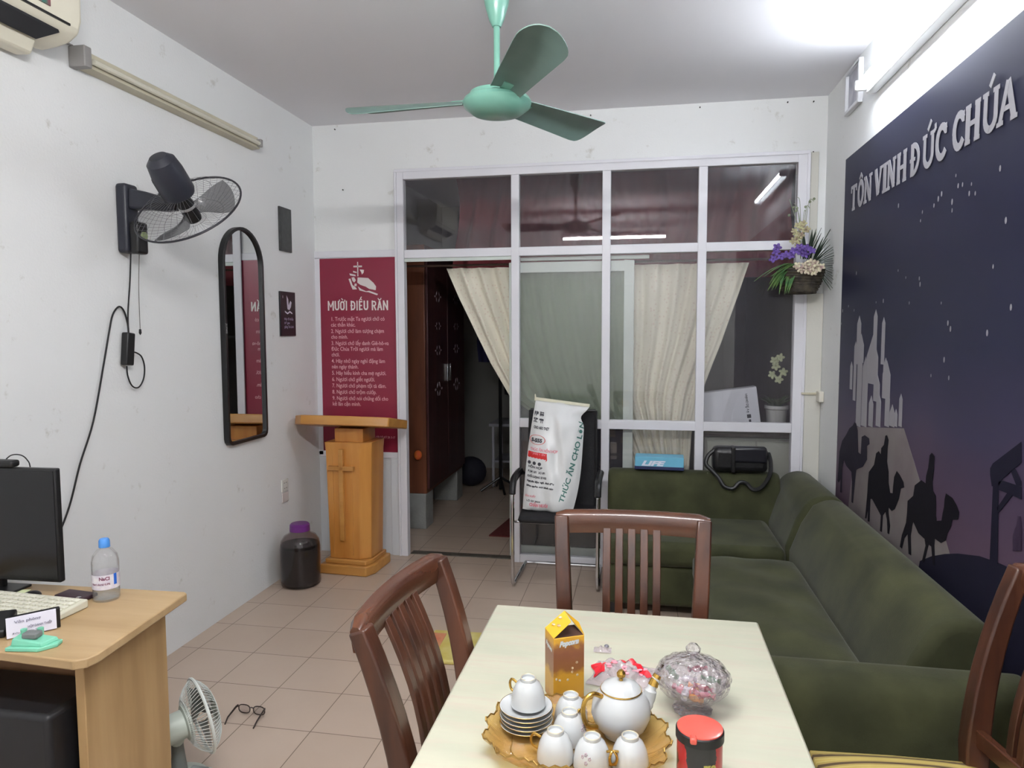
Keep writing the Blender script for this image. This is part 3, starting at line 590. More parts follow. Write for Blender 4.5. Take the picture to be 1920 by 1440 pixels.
flat(g, [(-.07, .05), (-.064, .05), (-.064, .034), (-.07, .034)], e)
obj('plaque_emblem', g, mat('white_lilac_print', (208, 204, 220), .5), t, smooth=0)
t = thing('wall_socket', 'white double wall socket above the dark jar', 'socket', (0, 4.145, .555))
M_SOCK = mat('socket_plastic', (220, 220, 214), .35)
obj('socket_plate', G().box(.001, .011, -.040, .040, -.004, .075), M_SOCK, t, bevel=.003)
obj('socket_plate', G().box(.001, .009, -.036, .044, -.075, -.010), mat('socket_plastic_pinkish', (214, 206, 204), .4), t, bevel=.003)
g = G()
for z in (.015, .05): g.box(.0108, .0122, -.018, -.006, z, z+.004).box(.0108, .0122, .006, .018, z, z+.004)
obj('socket_slots', g, mat('slot_grey', (120, 118, 112)), t, smooth=0)
for x, y, z in ((.17, D, 2.96), (.22, D, 2.55), (3.27, D, 2.96), (3.12, D, 2.965), (3.275, D, 2.66), (2.60, D, 2.965), (1.92, D, 2.955)):
    tag(obj('wall_nail', G().lathe([(0, -.008), (.004, -.008), (.004, .002), (0, .002)], 8, o=(x, y-.004, z), M=aim((0, 1, 0))), M_BLACK), 'small dark nail head in the white wall over the glazed partition', 'nail', 'nails over the partition')
t = thing('picture_frame', 'small white framed picture high in the right corner beside the lit tube', 'picture', (W, 4.085, 2.848))
g = G()
for a in ((-.125, .125, -.112, -.094), (-.125, .125, .094, .112), (-.125, -.105, -.094, .094), (.105, .125, -.094, .094)): g.box(-.026, -.001, *a)
obj('frame', g, mat('white_frame', (216, 218, 222), .4), t, bevel=.003)
obj('picture', G().box(-.010, -.002, -.105, .105, -.094, .094), mat('faded_print', (150, 152, 166), .4, col2=(184, 184, 192), vscale=16), t, smooth=0)
t = thing('cable_trunking', 'thin cream cable trunking with junction box on the corner post', 'trunking', (0, 0, 0))
obj('trunk', G().box(3.238, 3.355, D-.040, D-.028, 1.175, 1.188), M_CREAM, t, bevel=.002)
obj('junction_box', G().box(W-.030, W-.001, D-.11, D-.032, 1.135, 1.20), mat('junction_cream', (216, 212, 200), .4), t, bevel=.004)

# ------------------------------------------------------------------ flower basket
t = thing('flower_basket', 'wicker basket of purple and cream artificial flowers hanging in the right corner', 'flower basket', (3.185, 4.50, 1.80))
g = G()
for i in range(9):
    z = .0+i*.0165; r = .085+.045*math.sin(i/8*PI*.5); g.tube([(r*(1+.03*math.cos(8*a+i*PI))*math.cos(a), .85*r*(1+.03*math.cos(8*a+i*PI))*math.sin(a), z) for a in [2*PI*k/48 for k in range(48)]], .0095, 6, closed=True)
g.lathe([(0, .0), (.09, .0), (.12, .13), (0, .13)], 24)
obj('basket', g, mat('dark_wicker', (74, 66, 54), .8, col2=(40, 36, 32), vscale=30, bump=.3), t)
rs = random.Random(11)
def leaf(g, base, d, L, wdt, droop=.3, n=6):
    d = Vector(d).normalized(); side = d.cross(Vector((0, 0, 1))); side = side.normalized() if side.length > .01 else Vector((1, 0, 0)); A = []; B = []; base = Vector(base)
    for i in range(n+1):
        u = i/n; p = base+d*L*u+Vector((0, 0, -droop*L*u*u)); w = wdt*math.sin(PI*(.08+.92*u)**.8)*.5; A.append(p+side*w); B.append(p-side*w)
    up = side.cross(d)*.0012; v = [q+up for q in A+B]+[q-up for q in A+B]; m = n+1; f = []
    for i in range(n): f += [(i, i+1, m+i+1, m+i), (2*m+i, 3*m+i, 3*m+i+1, 2*m+i+1), (i, 2*m+i, 2*m+i+1, i+1), (m+i, m+i+1, 3*m+i+1, 3*m+i)]
    g.add(v, f)
g = G()
for k in range(20):                                                    # dark fern fan at right
    a = math.radians(-50+k*6.5); leaf(g, (.06, -.02, .16), (math.cos(a)*.9, -.35+.1*(k % 3), math.sin(a)), .17 if a < 1 else .20, .021, .15)
for k in range(12): leaf(g, (.04+rs.uniform(-.03, .04), .02, .2), (rs.uniform(-.3, .5), rs.uniform(-.4, .1), 1), rs.uniform(.14, .24), .014, .05)
obj('fern_leaves', g, mat('dark_fern', (50, 66, 50), .6, var=.4, vscale=30), t)
g = G()
for k in range(22): leaf(g, (-.07+rs.uniform(-.03, .05), -.05, .17), (-1+rs.uniform(-.4, .7), -.35+rs.uniform(-.3, .2), -.75+rs.uniform(-.4, .6)), rs.uniform(.12, .19), .022, .25)
obj('green_leaves', g, mat('leaf_green', (52, 96, 58), .55, col2=(96, 122, 62), vscale=14), t)
def blossom(c, r, facing, n=5):
    g = G(); R = aim(facing); c = Vector(c)
    for k in range(n):
        a = 2*PI*k/n+c.x*9; q = Vector((math.cos(a)*r*.55, math.sin(a)*r*.55, r*.1)); Rk = R @ rotm('Z', a); g.ball(R @ q + c, r*.52, 1, .72, .28, 8, 6, M=Rk)
    g.ball(c+R @ Vector((0, 0, r*.2)), r*.22, seg=8, rings=6); return g
fl = [('purple_flower', (104, 78, 160), [(-.155, -.09, .235), (-.10, -.10, .215), (-.13, -.10, .205), (-.17, -.09, .195), (-.06, -.11, .235), (-.02, -.11, .225), (.01, -.12, .25), (-.03, -.11, .255), (.035, -.12, .235), (-.075, -.11, .21), (.0, -.12, .215), (-.15, -.09, .26)], .026),
      ('cream_flower', (206, 202, 168), [(.0, -.12, .15), (.035, -.13, .135), (.01, -.125, .115), (-.02, -.12, .125), (.055, -.13, .16), (.07, -.12, .125), (.09, -.12, .14), (-.04, -.11, .15), (.03, -.13, .165), (.045, -.13, .11)], .024),
      ('pale_yellow_flower', (182, 182, 136), [(-.04, -.06, .34), (-.015, -.07, .33), (-.035, -.06, .31), (-.055, -.06, .30), (-.01, -.06, .37), (-.03, -.05, .39), (.0, -.05, .40), (.02, -.05, .365), (-.05, -.06, .355), (-.03, -.06, .28)], .022)]
for nm, c, pts, r in fl:
    m_ = mat(nm+'_petal', c, .6, col2=tuple(int(q*.72) if i != 1 else int(q*.62) for i, q in enumerate(c)), vscale=60)
    for p in pts: obj(nm, blossom(p, r, (rs.uniform(-.5, .3), -1, rs.uniform(-.1, .6))), m_, t)
g = G()
for k in range(7):
    x = rs.uniform(-.05, .05); g.tube(smoothpath([(0, 0, .2), (x*.5, -.02, .38), (x, -.03, .46+rs.uniform(-.02, .09)), (x*1.8, -.03, .50+rs.uniform(-.04, .06))]), .0018, 5)
    g.ball((x*1.8, -.03, .50+rs.uniform(-.05, .05)), .008, seg=8, rings=6)
obj('twig', g, mat('grey_green_twig', (128, 138, 112), .7), t)

# ------------------------------------------------------------------ lectern
t = thing('lectern', 'varnished pine church lectern with a cross carved on its tapering column', 'lectern', (.40, 4.36, 0), math.radians(-3))
def octo(w, d, c): return [(-w, -d), (w-c, -d), (w, -d+c), (w, d), (-w, d)]
obj('base', G().prism([(-.185, -.165), (.140, -.165), (.172, -.09), (.172, .16), (-.185, .16)], 'z', 0, .065), M_PINEX, t, bevel=.008)
obj('base_step', G().prism([(-.16, -.14), (.125, -.14), (.150, -.08), (.150, .14), (-.16, .14)], 'z', .065, .095), M_PINEX, t, bevel=.006)
def ring(w, d, c, z): return [(-w, -d, z), (w-c, -d, z), (w, -d+c*.8, z), (w, d, z), (-w, d, z)]
obj('column', G().sweep([ring(.135, .115, .06, .095), ring(.150, .120, .06, .80), ring(.155, .125, .06, .862)]), M_PINE, t, bevel=.004)
obj('neck', G().box(-.10, .10, -.09, .10, .86, .95), M_PINE, t, bevel=.004)
Rt = rotm('X', math.radians(-10))
tp = [(-.36, -.10), (-.27, -.19), (-.03, -.19), (.22, -.16), (.305, -.12), (.305, .20), (-.36, .20)]
v = [Rt @ Vector((x, y, z))+Vector((-.005, -.02, .985)) for z in (-.032, .028) for x, y in tp]; n = len(tp)
g = G().add(v, [tuple(range(n)), tuple(range(2*n-1, n-1, -1))]+[(i, (i+1) % n, n+(i+1) % n, n+i) for i in range(n)])
obj('sloping_top', g, M_PINEX, t, bevel=.006)
yf = lambda z: -.115-.005*(z-.095)/.705-.004
g = G(); cx = -.035
for x0, x1, z0, z1 in ((cx-.015, cx+.015, .22, .820), (cx-.092, cx+.088, .680, .708)):
    g.sweep([[(x0, yf(z)+.006, z), (x1, yf(z)+.006, z), (x1, yf(z)-.022, z), (x0, yf(z)-.022, z)] for z in (z0, z1)])
obj('cross', g, M_PINEX, t, bevel=.003)
g = G()
for x0, x1, z0, z1 in ((-.105, -.100, .12, .78), (.030, .035, .12, .78)): g.box(x0, x1, yf(.2)-.003, yf(.2)+.004, z0, z1)
obj('column_moulding', g, M_PINE, t, bevel=.001)
# ------------------------------------------------------------------ jar
t = thing('storage_jar', 'big clear jar of dark liquid with a purple lid on the floor beside the lectern', 'jar', (.178, 4.00, 0))
obj('jar_body', G().lathe([(0, .0), (.10, .0), (.118, .012), (.122, .03), (.122, .24), (.115, .285), (.095, .315), (.066, .330), (.058, .345), (.054, .345), (.06, .328), (.09, .311), (.110, .283), (.118, .24), (.118, .03), (.1, .008), (0, .008)], 40), glass('clear_jar', (232, 226, 226), 1.45, dust=.015), t)
obj('liquid', G().lathe([(0, .009), (.10, .010), (.1165, .03), (.1165, .262), (0, .262)], 40), mat('dark_plum_liquid', (16, 8, 10), .2, spec=.3), t)
obj('lid', G().lathe([(0, .392), (.052, .390), (.060, .382), (.062, .345), (.0, .345)], 36), mat('purple_plastic', (104, 40, 120), .35, var=.1), t)

# ------------------------------------------------------------------ wooden dining chairs
M_STRIPE = None
def stripe_mat():
    m = bpy.data.materials.new('striped_cushion_cloth'); m.use_nodes = True; nt = m.node_tree; N = nt.nodes; L = nt.links; b = N['Principled BSDF']; b.inputs['Roughness'].default_value = .7
    tc = N.new('ShaderNodeTexCoord'); wv = N.new('ShaderNodeTexWave'); wv.wave_type = 'BANDS'; wv.bands_direction = 'X'; wv.inputs['Scale'].default_value = 7; wv.inputs['Distortion'].default_value = .3
    L.new(tc.outputs['Object'], wv.inputs['Vector']); rp = N.new('ShaderNodeValToRGB'); cr = rp.color_ramp; cr.interpolation = 'LINEAR'
    cr.elements[0].position = 0; cr.elements[0].color = lin((96, 78, 52)); cr.elements[1].position = 1; cr.elements[1].color = lin((200, 176, 96))
    for p, c in ((.12, (96, 80, 54)), (.2, (190, 160, 100)), (.55, (176, 158, 78)), (.8, (206, 188, 118))): e = cr.elements.new(p); e.color = lin(c)
    L.new(wv.outputs['Fac'], rp.inputs[0]); L.new(rp.outputs[0], b.inputs['Base Color']); return m
M_STRIPE = stripe_mat()
def seatshape(w, d, z0, z1, crown, n=14):
    g = G()
    def f(u, v):
        x = (u-.5)*2; y = (v-.5)*2; return (x*w*(1-.06*max(0, -y)), y*d, z1+crown*(1-abs(x)**3)*(1-abs(y)**3))
    g.grid(f, n, n)
    k = n+1; rim = [i*k for i in range(k)]+[n*k+j for j in range(1, k)]+[i*k+n for i in range(n-1, -1, -1)]+[j for j in range(n-1, 0, -1)]
    m = len(g.v); low = [(g.v[i][0]*.97, g.v[i][1]*.97, z0) for i in rim]; mid = [(g.v[i][0]*1.02, g.v[i][1]*1.02, (z0+z1)/2) for i in rim]
    g.v += mid+low; q = len(rim)
    for i in range(q):
        j = (i+1) % q; g.f += [(rim[i], rim[j], m+j, m+i), (m+i, m+j, m+q+j, m+q+i)]
    g.f.append(tuple(range(m+q, m+2*q))); return g
def back_y(z):                       # profile of the back, origin at seat centre, back towards -y
    u = (z-.44)/.53; return -.195-.010*u-.100*u*u
def make_chair(label, loc, rz):
    t = thing('dining_chair', label, 'chair', loc, rz)
    for sx in (-1, 1):
        zs = [0, .2, .40, .44]; path = [(sx*.190, -.235+.10*(z/.44)**1*.4, z) for z in zs]; ws = [.016, .019, .022, .023]; ts = [.016, .020, .026, .028]
        for i in range(1, 9):
            z = .44+.525*i/8; path.append((sx*(.196+.032*(i/8)), back_y(z), z)); ws.append(.025-.002*i/8); ts.append(.031-.012*(i/8))
        path = [(x, (-.235+(.235-.195)*z/.44) if z < .44 else y, z) for x, y, z in path]
        obj('back_post', G().bar(path, ws, ts, (1, 0, 0)), M_CHAIR, t, bevel=.006, seg=3)
        obj('leg', G().bar([(sx*.185, .185, 0), (sx*.19, .185, .40)], [.015, .021], [.015, .021], (1, 0, 0)), M_CHAIR, t, bevel=.004)
        obj('side_rail', G().bar([(sx*.19, -.19, .41), (sx*.19, .17, .41)], .011, .028, (1, 0, 0)), M_CHAIR, t, bevel=.003)
        obj('stretcher', G().bar([(sx*.187, -.21, .18), (sx*.187, .18, .18)], .010, .014, (1, 0, 0)), M_CHAIR, t, bevel=.003)
    obj('front_rail', G().bar([(-.17, .185, .41), (.17, .185, .41)], .028, .011, (0, 0, 1)), M_CHAIRX, t, bevel=.003)
    obj('rear_rail', G().bar([(-.17, -.195, .41), (.17, -.195, .41)], .028, .011, (0, 0, 1)), M_CHAIRX, t, bevel=.003)
    # curved, rolled top rail
    secs = []
    for i in range(17):
        x = -.247+.494*i/16; s = 1-(x/.247)**2; y0 = back_y(.955)-.030*s; k = 1 if 0 < i < 16 else .75
        ring = []
        for a, b in ((-.015, -.038), (.013, -.038), (.017, -.010), (.012, .020), (.000, .033), (-.016, .034), (-.024, .020), (-.020, -.010)):
            ring.append((x, y0+a*k, .948+b*k))
        secs.append(ring)
    obj('top_rail', G().sweep(secs), M_CHAIRX, t, smooth=60)
    obj('lower_back_rail', G().bar([(-.19, back_y(.535), .535), (0, back_y(.535)-.02, .535), (.19, back_y(.535), .535)], .022, .011, (0, 0, 1)), M_CHAIRX, t, bevel=.004)
    for k in range(5):
        x = (k-2)*.040; s0, s1 = 1-(x/.2)**2, 1-(x/.247)**2
        path = [(x*(.97+.03*i/8), back_y(.54+.385*i/8)-(.018+.012*i/8)*s1+.012*math.sin(PI*i/8), .54+.385*i/8) for i in range(9)]
        obj('slat', G().bar(path, .0125, .006, (1, 0, 0)), M_CHAIR, t, bevel=.002)
    obj('seat_cushion', seatshape(.205, .205, .432, .462, .030), M_STRIPE, t, smooth=80)
    return t
chair = make_chair('dark wooden slat-back chair at the far end of the table', (2.236, 1.985, 0), PI+math.radians(1))
dup(chair, (2.012, 1.535, 0), math.radians(-90-4), 'dark wooden slat-back chair tucked under the left side of the table')
dup(chair, (2.925, 1.715, 0), math.radians(90+4), 'dark wooden chair with striped cushion turned out at the right side of the table')

# ------------------------------------------------------------------ dining table
t = thing('dining_table', 'rectangular dining table with worn pale cream top and dark legs', 'table', (2.21, 1.39, 0), 0)
def top_mat():
    m = mat('worn_cream_laminate', (196, 194, 174), .32, col2=(184, 186, 166), vscale=5, stretch=(.5, 3, 1), bump=.03, bscale=60, spec=.4, detail=5); nt = m.node_tree; N = nt.nodes; L = nt.links; b = N['Principled BSDF']
    src = b.inputs['Base Color'].links[0].from_socket; tc = N.new('ShaderNodeTexCoord'); mp = N.new('ShaderNodeMapping'); mp.inputs['Scale'].default_value = (2, 14, 1); L.new(tc.outputs['Object'], mp.inputs[0])
    nz = N.new('ShaderNodeTexNoise'); nz.inputs['Scale'].default_value = 3; nz.inputs['Detail'].default_value = 7; L.new(mp.outputs[0], nz.inputs['Vector'])
    rp = N.new('ShaderNodeValToRGB'); rp.color_ramp.elements[0].position = .5; rp.color_ramp.elements[1].position = .72; L.new(nz.outputs['Fac'], rp.inputs[0])
    mu = N.new('ShaderNodeMath'); mu.operation = 'MULTIPLY'; mu.inputs[1].default_value = .55; L.new(rp.outputs[0], mu.inputs[0])
    mx = N.new('ShaderNodeMix'); mx.data_type = 'RGBA'; L.new(mu.outputs[0], mx.inputs[0]); L.new(src, mx.inputs[6]); mx.inputs[7].default_value = lin((194, 178, 164)); L.new(mx.outputs[2], b.inputs['Base Color']); return m
obj('table_top', G().box(-.378, .378, -.64, .645, .727, .75), top_mat(), t, bevel=.006)
obj('chipped_corner', G().box(.350, .3800, .58, .6465, .7275, .7440), mat('chipped_chipboard', (170, 140, 100), .8, var=.4, vscale=60), t, bevel=.003)
obj('apron', G().box(-.33, .33, -.60, -.58, .65, .727).box(-.33, .33, .585, .605, .65, .727).box(-.34, -.32, -.60, .60, .65, .727).box(.32, .34, -.60, .60, .65, .727), M_CHAIR, t, bevel=.002)
for sx in (-1, 1):
    for sy in (-1, 1): obj('leg', G().box(sx*.335-.025, sx*.335+.025, sy*.595-.025, sy*.595+.025, 0, .727), M_CHAIR, t, bevel=.004)
TZ = .7505
# ------------------------------------------------------------------ things on the table
t = thing('serving_tray', 'scalloped amber glass tray under the tea set', 'tray', (2.137, 1.335, TZ), math.radians(-3))
def tr(u, v, dz=0):
    a = 2*PI*u; r = v; k = 1+.035*math.cos(14*a)*r**4; ex = math.cos(a); ey = math.sin(a)
    sq = (abs(ex)**4+abs(ey)**4)**(-.25)*.55+.45
    return (.178*r*k*ex*sq, .128*r*k*ey*sq, .002+.034*max(0, (r-.72)/.28)**1.6+.0022*math.cos(56*a)*(1 if r > .45 else 0)*r)
M_AMB = glass('amber_glass', (248, 230, 190), 1.5, dust=.20, dustcol=(212, 182, 122), boost=1.6, facets=.12, fscale=90)
obj('tray_dish', G().grid(tr, 112, 12, .003, (0, 0, 1)), M_AMB, t)
obj('gold_rim', G().tube([Vector(tr(i/112, 1))+Vector((0, 0, .003)) for i in range(112)], .0017, 6, closed=True), mat('dull_gold_rim', (150, 118, 60), .3, metal=.8), t)
g = G().tube([Vector(tr(i/112, .72))+Vector((0, 0, .0035)) for i in range(112)], .0012, 5, closed=True)
obj('gold_line', g, mat('dull_gold_rim', (150, 118, 60)), t)
def saucer_g():
    return G().lathe([(0, .0), (.026, .0), (.027, .003), (.040, .006), (.053, .013), (.0545, .0145), (.053, .0155), (.040, .0085), (.024, .005), (0, .005)], 40)
sc = [('lowest saucer of the stack on the amber tray', 0), ('second saucer from the bottom of the stack on the amber tray', 1), ('middle saucer of the stack on the amber tray', 2), ('second saucer from the top of the stack on the amber tray', 3), ('top saucer of the stack, holding an upturned cup', 4)]
gb = None; SX, SY, SZ = 2.030, 1.378, TZ+.0062
for lab, i in sc:
    if i == 0:
        s0 = thing('saucer', lab, 'saucer', (SX, SY, SZ), 0, 'stack of porcelain saucers'); obj('dish', saucer_g(), M_PORC, s0)
        obj('gold_rim', G().tube([(.0543*math.cos(2*PI*k/40), .0543*math.sin(2*PI*k/40), .0148) for k in range(40)], .0007, 4, closed=True), M_GOLD, s0)
    else: dup(s0, (SX+(i % 2)*.0015, SY, SZ+i*.0088), 0, lab)
def cup_g(): # upturned cup: rim down, foot ring on top
    return G().lathe([(.0345, .0), (.0355, .001), (.0350, .014), (.031, .032), (.024, .046), (.0165, .052), (.0160, .058), (.0135, .058), (.0130, .053), (0, .053), (0, .049), (.022, .044), (.029, .031), (.0328, .014), (.0330, .0)], 36)
def make_cup(lab, loc, rz):
    c = thing('teacup', lab, 'cup', loc, rz, 'upturned porcelain teacups'); obj('cup_body', cup_g(), M_PORC, c)
    obj('handle', G().tube(smoothpath([(.030, 0, .036), (.044, 0, .040), (.050, 0, .030), (.047, 0, .018), (.035, 0, .012)]), .0026, 8), M_GOLD, c)
    g = G()
    for a0, z0 in ((-1.5, .022), (-1.3, .030), (-1.75, .031), (-1.55, .036)):
        for k in range(5):
            a = a0+.07*math.cos(k*1.256); z = z0+.0025*math.sin(k*1.256); r = .0356-.0052*max(0, (z-.012)/.02); p = Vector((r*math.cos(a), r*math.sin(a), z)); g.ball(p, .0016, seg=6, rings=4)
    obj('floral_decal', g, mat('grey_rose_print', (176, 160, 168), .4), c)
    obj('foot_mark', G().tube([(.0148*math.cos(2*PI*k/28), .0148*math.sin(2*PI*k/28), .0580) for k in range(28)], .0007, 4, closed=True), mat('pale_gold', (206, 192, 150), .3, metal=.5), c)
    return c
tzc = TZ+.0068
c0 = make_cup('upturned white teacup on top of the saucer stack', (SX+.004, SY+.004, SZ+4*.0088+.0135), 2.6)
for lab, x, y, rz in (('upturned white teacup at the front left of the tray, nearest the saucers', 2.102, 1.284, 2.9), ('upturned white teacup at the front of the tray between two others', 2.172, 1.276, -.35),
                      ('upturned white teacup at the front right of the tray, nearest the red-lidded canister', 2.242, 1.290, 3.9), ('upturned white teacup right behind the front row, left of the teapot', 2.122, 1.354, 1.2), ('upturned white teacup at the back of the tray by the snack carton', 2.118, 1.420, 1.6)):
    dup(c0, (x, y, tzc), rz, lab)
t = thing('teapot', 'round white porcelain teapot with gold handle and spout on the tray', 'teapot', (2.222, 1.392, TZ+.0062), math.radians(35))
obj('pot_body', G().lathe([(0, 0), (.034, 0), (.036, .006), (.052, .022), (.060, .045), (.057, .069), (.046, .087), (.040, .093), (.037, .093), (.037, .089), (0, .089)], 44), M_PORC, t)
obj('lid', G().lathe([(.039, .093), (.041, .095), (.034, .104), (.018, .110), (.006, .112), (0, .112)], 40), M_PORC, t)
obj('lid_rim', G().tube([(.0405*math.cos(2*PI*k/40), .0405*math.sin(2*PI*k/40), .0943) for k in range(40)], .0016, 6, closed=True), M_GOLD, t)
obj('lid_knob', G().lathe([(0, .111), (.004, .112), (.004, .116), (.0085, .121), (.009, .127), (.005, .133), (0, .134)], 16), M_GOLD, t)
obj('spout', G().tube(smoothpath([(.045, 0, .040), (.066, 0, .055), (.074, 0, .078), (.086, 0, .098)]), [.016]*6+[.013]*6+[.0095]*7, 12), M_PORC, t)
obj('spout_tip', G().tube([(.078, 0, .084), (.083, 0, .094), (.090, 0, .104)], [.0108, .0095, .0085], 12), M_GOLD, t)
obj('handle', G().tube(smoothpath([(-.045, 0, .088), (-.066, 0, .098), (-.084, 0, .088), (-.088, 0, .062), (-.078, 0, .036), (-.056, 0, .028)]), .0048, 10), M_GOLD, t)
# snack carton
t = thing('snack_carton', 'tall yellow and brown gable-top snack carton on the table', 'carton', (2.092, 1.535, TZ), math.radians(26))
hw, hd, ch = .036, .030, .148
m_c = mat('carton_print', (214, 160, 44), .4, coat=.2); nt = m_c.node_tree; N = nt.nodes; L = nt.links
tc = N.new('ShaderNodeTexCoord'); sp = N.new('ShaderNodeSeparateXYZ'); L.new(tc.outputs['Object'], sp.inputs[0]); mr = N.new('ShaderNodeMapRange'); mr.inputs[2].default_value = ch+.03; L.new(sp.outputs[2], mr.inputs[0])
nz = N.new('ShaderNodeTexNoise'); nz.inputs['Scale'].default_value = 45; nz.inputs['Detail'].default_value = 4; L.new(tc.outputs['Object'], nz.inputs[0])
ma = N.new('ShaderNodeMath'); ma.operation = 'MULTIPLY_ADD'; ma.inputs[1].default_value = .22; L.new(nz.outputs['Fac'], ma.inputs[0]); sb = N.new('ShaderNodeMath'); sb.operation = 'SUBTRACT'; sb.inputs[1].default_value = .11; L.new(mr.outputs[0], sb.inputs[0]); L.new(sb.outputs[0], ma.inputs[2])
rp = N.new('ShaderNodeValToRGB'); cr = rp.color_ramp; cr.elements[0].position = 0; cr.elements[0].color = lin((160, 100, 40)); cr.elements[1].position = 1; cr.elements[1].color = lin((232, 180, 48))
for p, c in ((.12, (190, 140, 40)), (.34, (196, 146, 44)), (.42, (140, 90, 50)), (.60, (136, 84, 58)), (.70, (150, 96, 60)), (.78, (214, 160, 50))): e = cr.elements.new(p); e.color = lin(c)
L.new(ma.outputs[0], rp.inputs[0]); L.new(rp.outputs[0], N['Principled BSDF'].inputs['Base Color'])
obj('carton_body', G().prism([(-hw, -hd), (hw, -hd), (hw, hd), (-hw, hd)], 'z', 0, ch), m_c, t, bevel=.001)
# open flap roof: one sloping panel over a dark opening
m_fl = mat('yellow_carton_flap', (236, 184, 52), .4, var=.06)
obj('roof_flap', G().add([(-hw, -hd, ch), (-hw, hd, ch), (.010, hd*.9, ch+.036), (.004, -hd*1.05, ch+.034), (-hw, -hd, ch+.0012), (-hw, hd, ch+.0012), (.010, hd*.9, ch+.0372), (.004, -hd*1.05, ch+.0352)], [(0, 1, 2, 3), (7, 6, 5, 4), (0, 4, 5, 1), (1, 5, 6, 2), (2, 6, 7, 3), (3, 7, 4, 0)]), m_fl, t, smooth=0)
obj('roof_flap', G().add([(hw, -hd, ch), (hw, hd, ch), (.010, hd*.9, ch+.036), (.030, -hd*.4, ch+.022), (hw, -hd, ch+.001), (hw, hd, ch+.001), (.010, hd*.9, ch+.037), (.030, -hd*.4, ch+.023)], [(0, 1, 2, 3), (7, 6, 5, 4), (0, 4, 5, 1), (1, 5, 6, 2), (2, 6, 7, 3), (3, 7, 4, 0)]), m_fl, t, smooth=0)
obj('inner_lining', G().box(-hw+.002, hw-.002, -hd+.002, hd-.002, ch-.002, ch+.0008), mat('brown_lining', (70, 46, 36), .8), t, smooth=0)
g = G(); put(g, text2d('Popcorn', .016, .0012, shear=.3, fit=.046), lambda x, y: (-.023+x, -hd-.0006, ch-.020+y+x*.1))
put(g, text2d('Popcorn', .014, .0010, shear=.3, fit=.040), lambda x, y: (-hw-.0006, .020-x, ch-.030+y-x*.1))
obj('carton_lettering', g, mat('silver_white_print', (206, 214, 218), .4), t, smooth=0)
g = G(); 
for x, y, r in ((-.020, .012, .006), (-.014, -.008, .007), (-.004, .014, .006)):
    g.ball((x, y, ch+.036*(x+hw)/(hw+.008)+.0015), r, 1, 1, .2, 8, 5)
for k in range(7): g.ball((rs.uniform(-.03, .03), -hd, rs.uniform(.05, .09)), .003, 1, .15, 1, 8, 5)
obj('printed_pieces', g, mat('popcorn_print', (226, 214, 190), .5, col2=(150, 110, 60), vscale=120), t)
# canister with red lid
t = thing('canister', 'black and red canister with a translucent red lid at the table edge', 'canister', (2.366, 1.262, TZ))
def can_mat():
    m = bpy.data.materials.new('canister_label'); m.use_nodes = True; nt = m.node_tree; N = nt.nodes; L = nt.links; b = N['Principled BSDF']; b.inputs['Roughness'].default_value = .3
    tc = N.new('ShaderNodeTexCoord'); sp = N.new('ShaderNodeSeparateXYZ'); L.new(tc.outputs['Object'], sp.inputs[0]); ab = N.new('ShaderNodeMath'); ab.operation = 'ABSOLUTE'; L.new(sp.outputs[0], ab.inputs[0])
    nz = N.new('ShaderNodeTexNoise'); nz.inputs['Scale'].default_value = 50; L.new(tc.outputs['Object'], nz.inputs[0]); ma = N.new('ShaderNodeMath'); ma.operation = 'MULTIPLY_ADD'; ma.inputs[1].default_value = .02; L.new(nz.outputs['Fac'], ma.inputs[0]); L.new(ab.outputs[0], ma.inputs[2])
    rp = N.new('ShaderNodeValToRGB'); cr = rp.color_ramp; cr.interpolation = 'CONSTANT'; cr.elements[0].position = 0; cr.elements[0].color = lin((44, 42, 44)); cr.elements[1].position = .035; cr.elements[1].color = lin((176, 40, 44)); e = cr.elements.new(.047); e.color = lin((60, 40, 36))
    L.new(ma.outputs[0], rp.inputs[0]); L.new(rp.outputs[0], b.inputs['Base Color']); return m
obj('can_body', G().lathe([(0, 0), (.039, 0), (.040, .002), (.040, .092), (0, .092)], 44), can_mat(), t)
obj('collar', G().lathe([(.040, .090), (.0425, .091), (.0425, .106), (.0405, .108), (0, .108)], 44), M_BLACK, t)
obj('lid', G().lathe([(0, .1115), (.034, .1115), (.040, .110), (.0405, .1075), (0, .1075)], 44), mat('translucent_red_plastic', (222, 88, 74), .25, var=.12, vscale=30, coat=.5), t)
obj('lid_tab', G().box(-.020, -.008, -.046, -.030, .100, .112), mat('translucent_red_plastic', (222, 88, 74)), t, bevel=.003)
def wrap(x0, z0, r, a0): return lambda x, y: (r*math.cos(a0+(x0+x)/r), r*math.sin(a0+(x0+x)/r), z0+y)
g = G(); put(g, text2d('70', .024, .001), wrap(.004, .044, .0405, -PI/2))
obj('can_lettering', g, mat('gold_green_print', (170, 160, 80), .4), t, smooth=0)
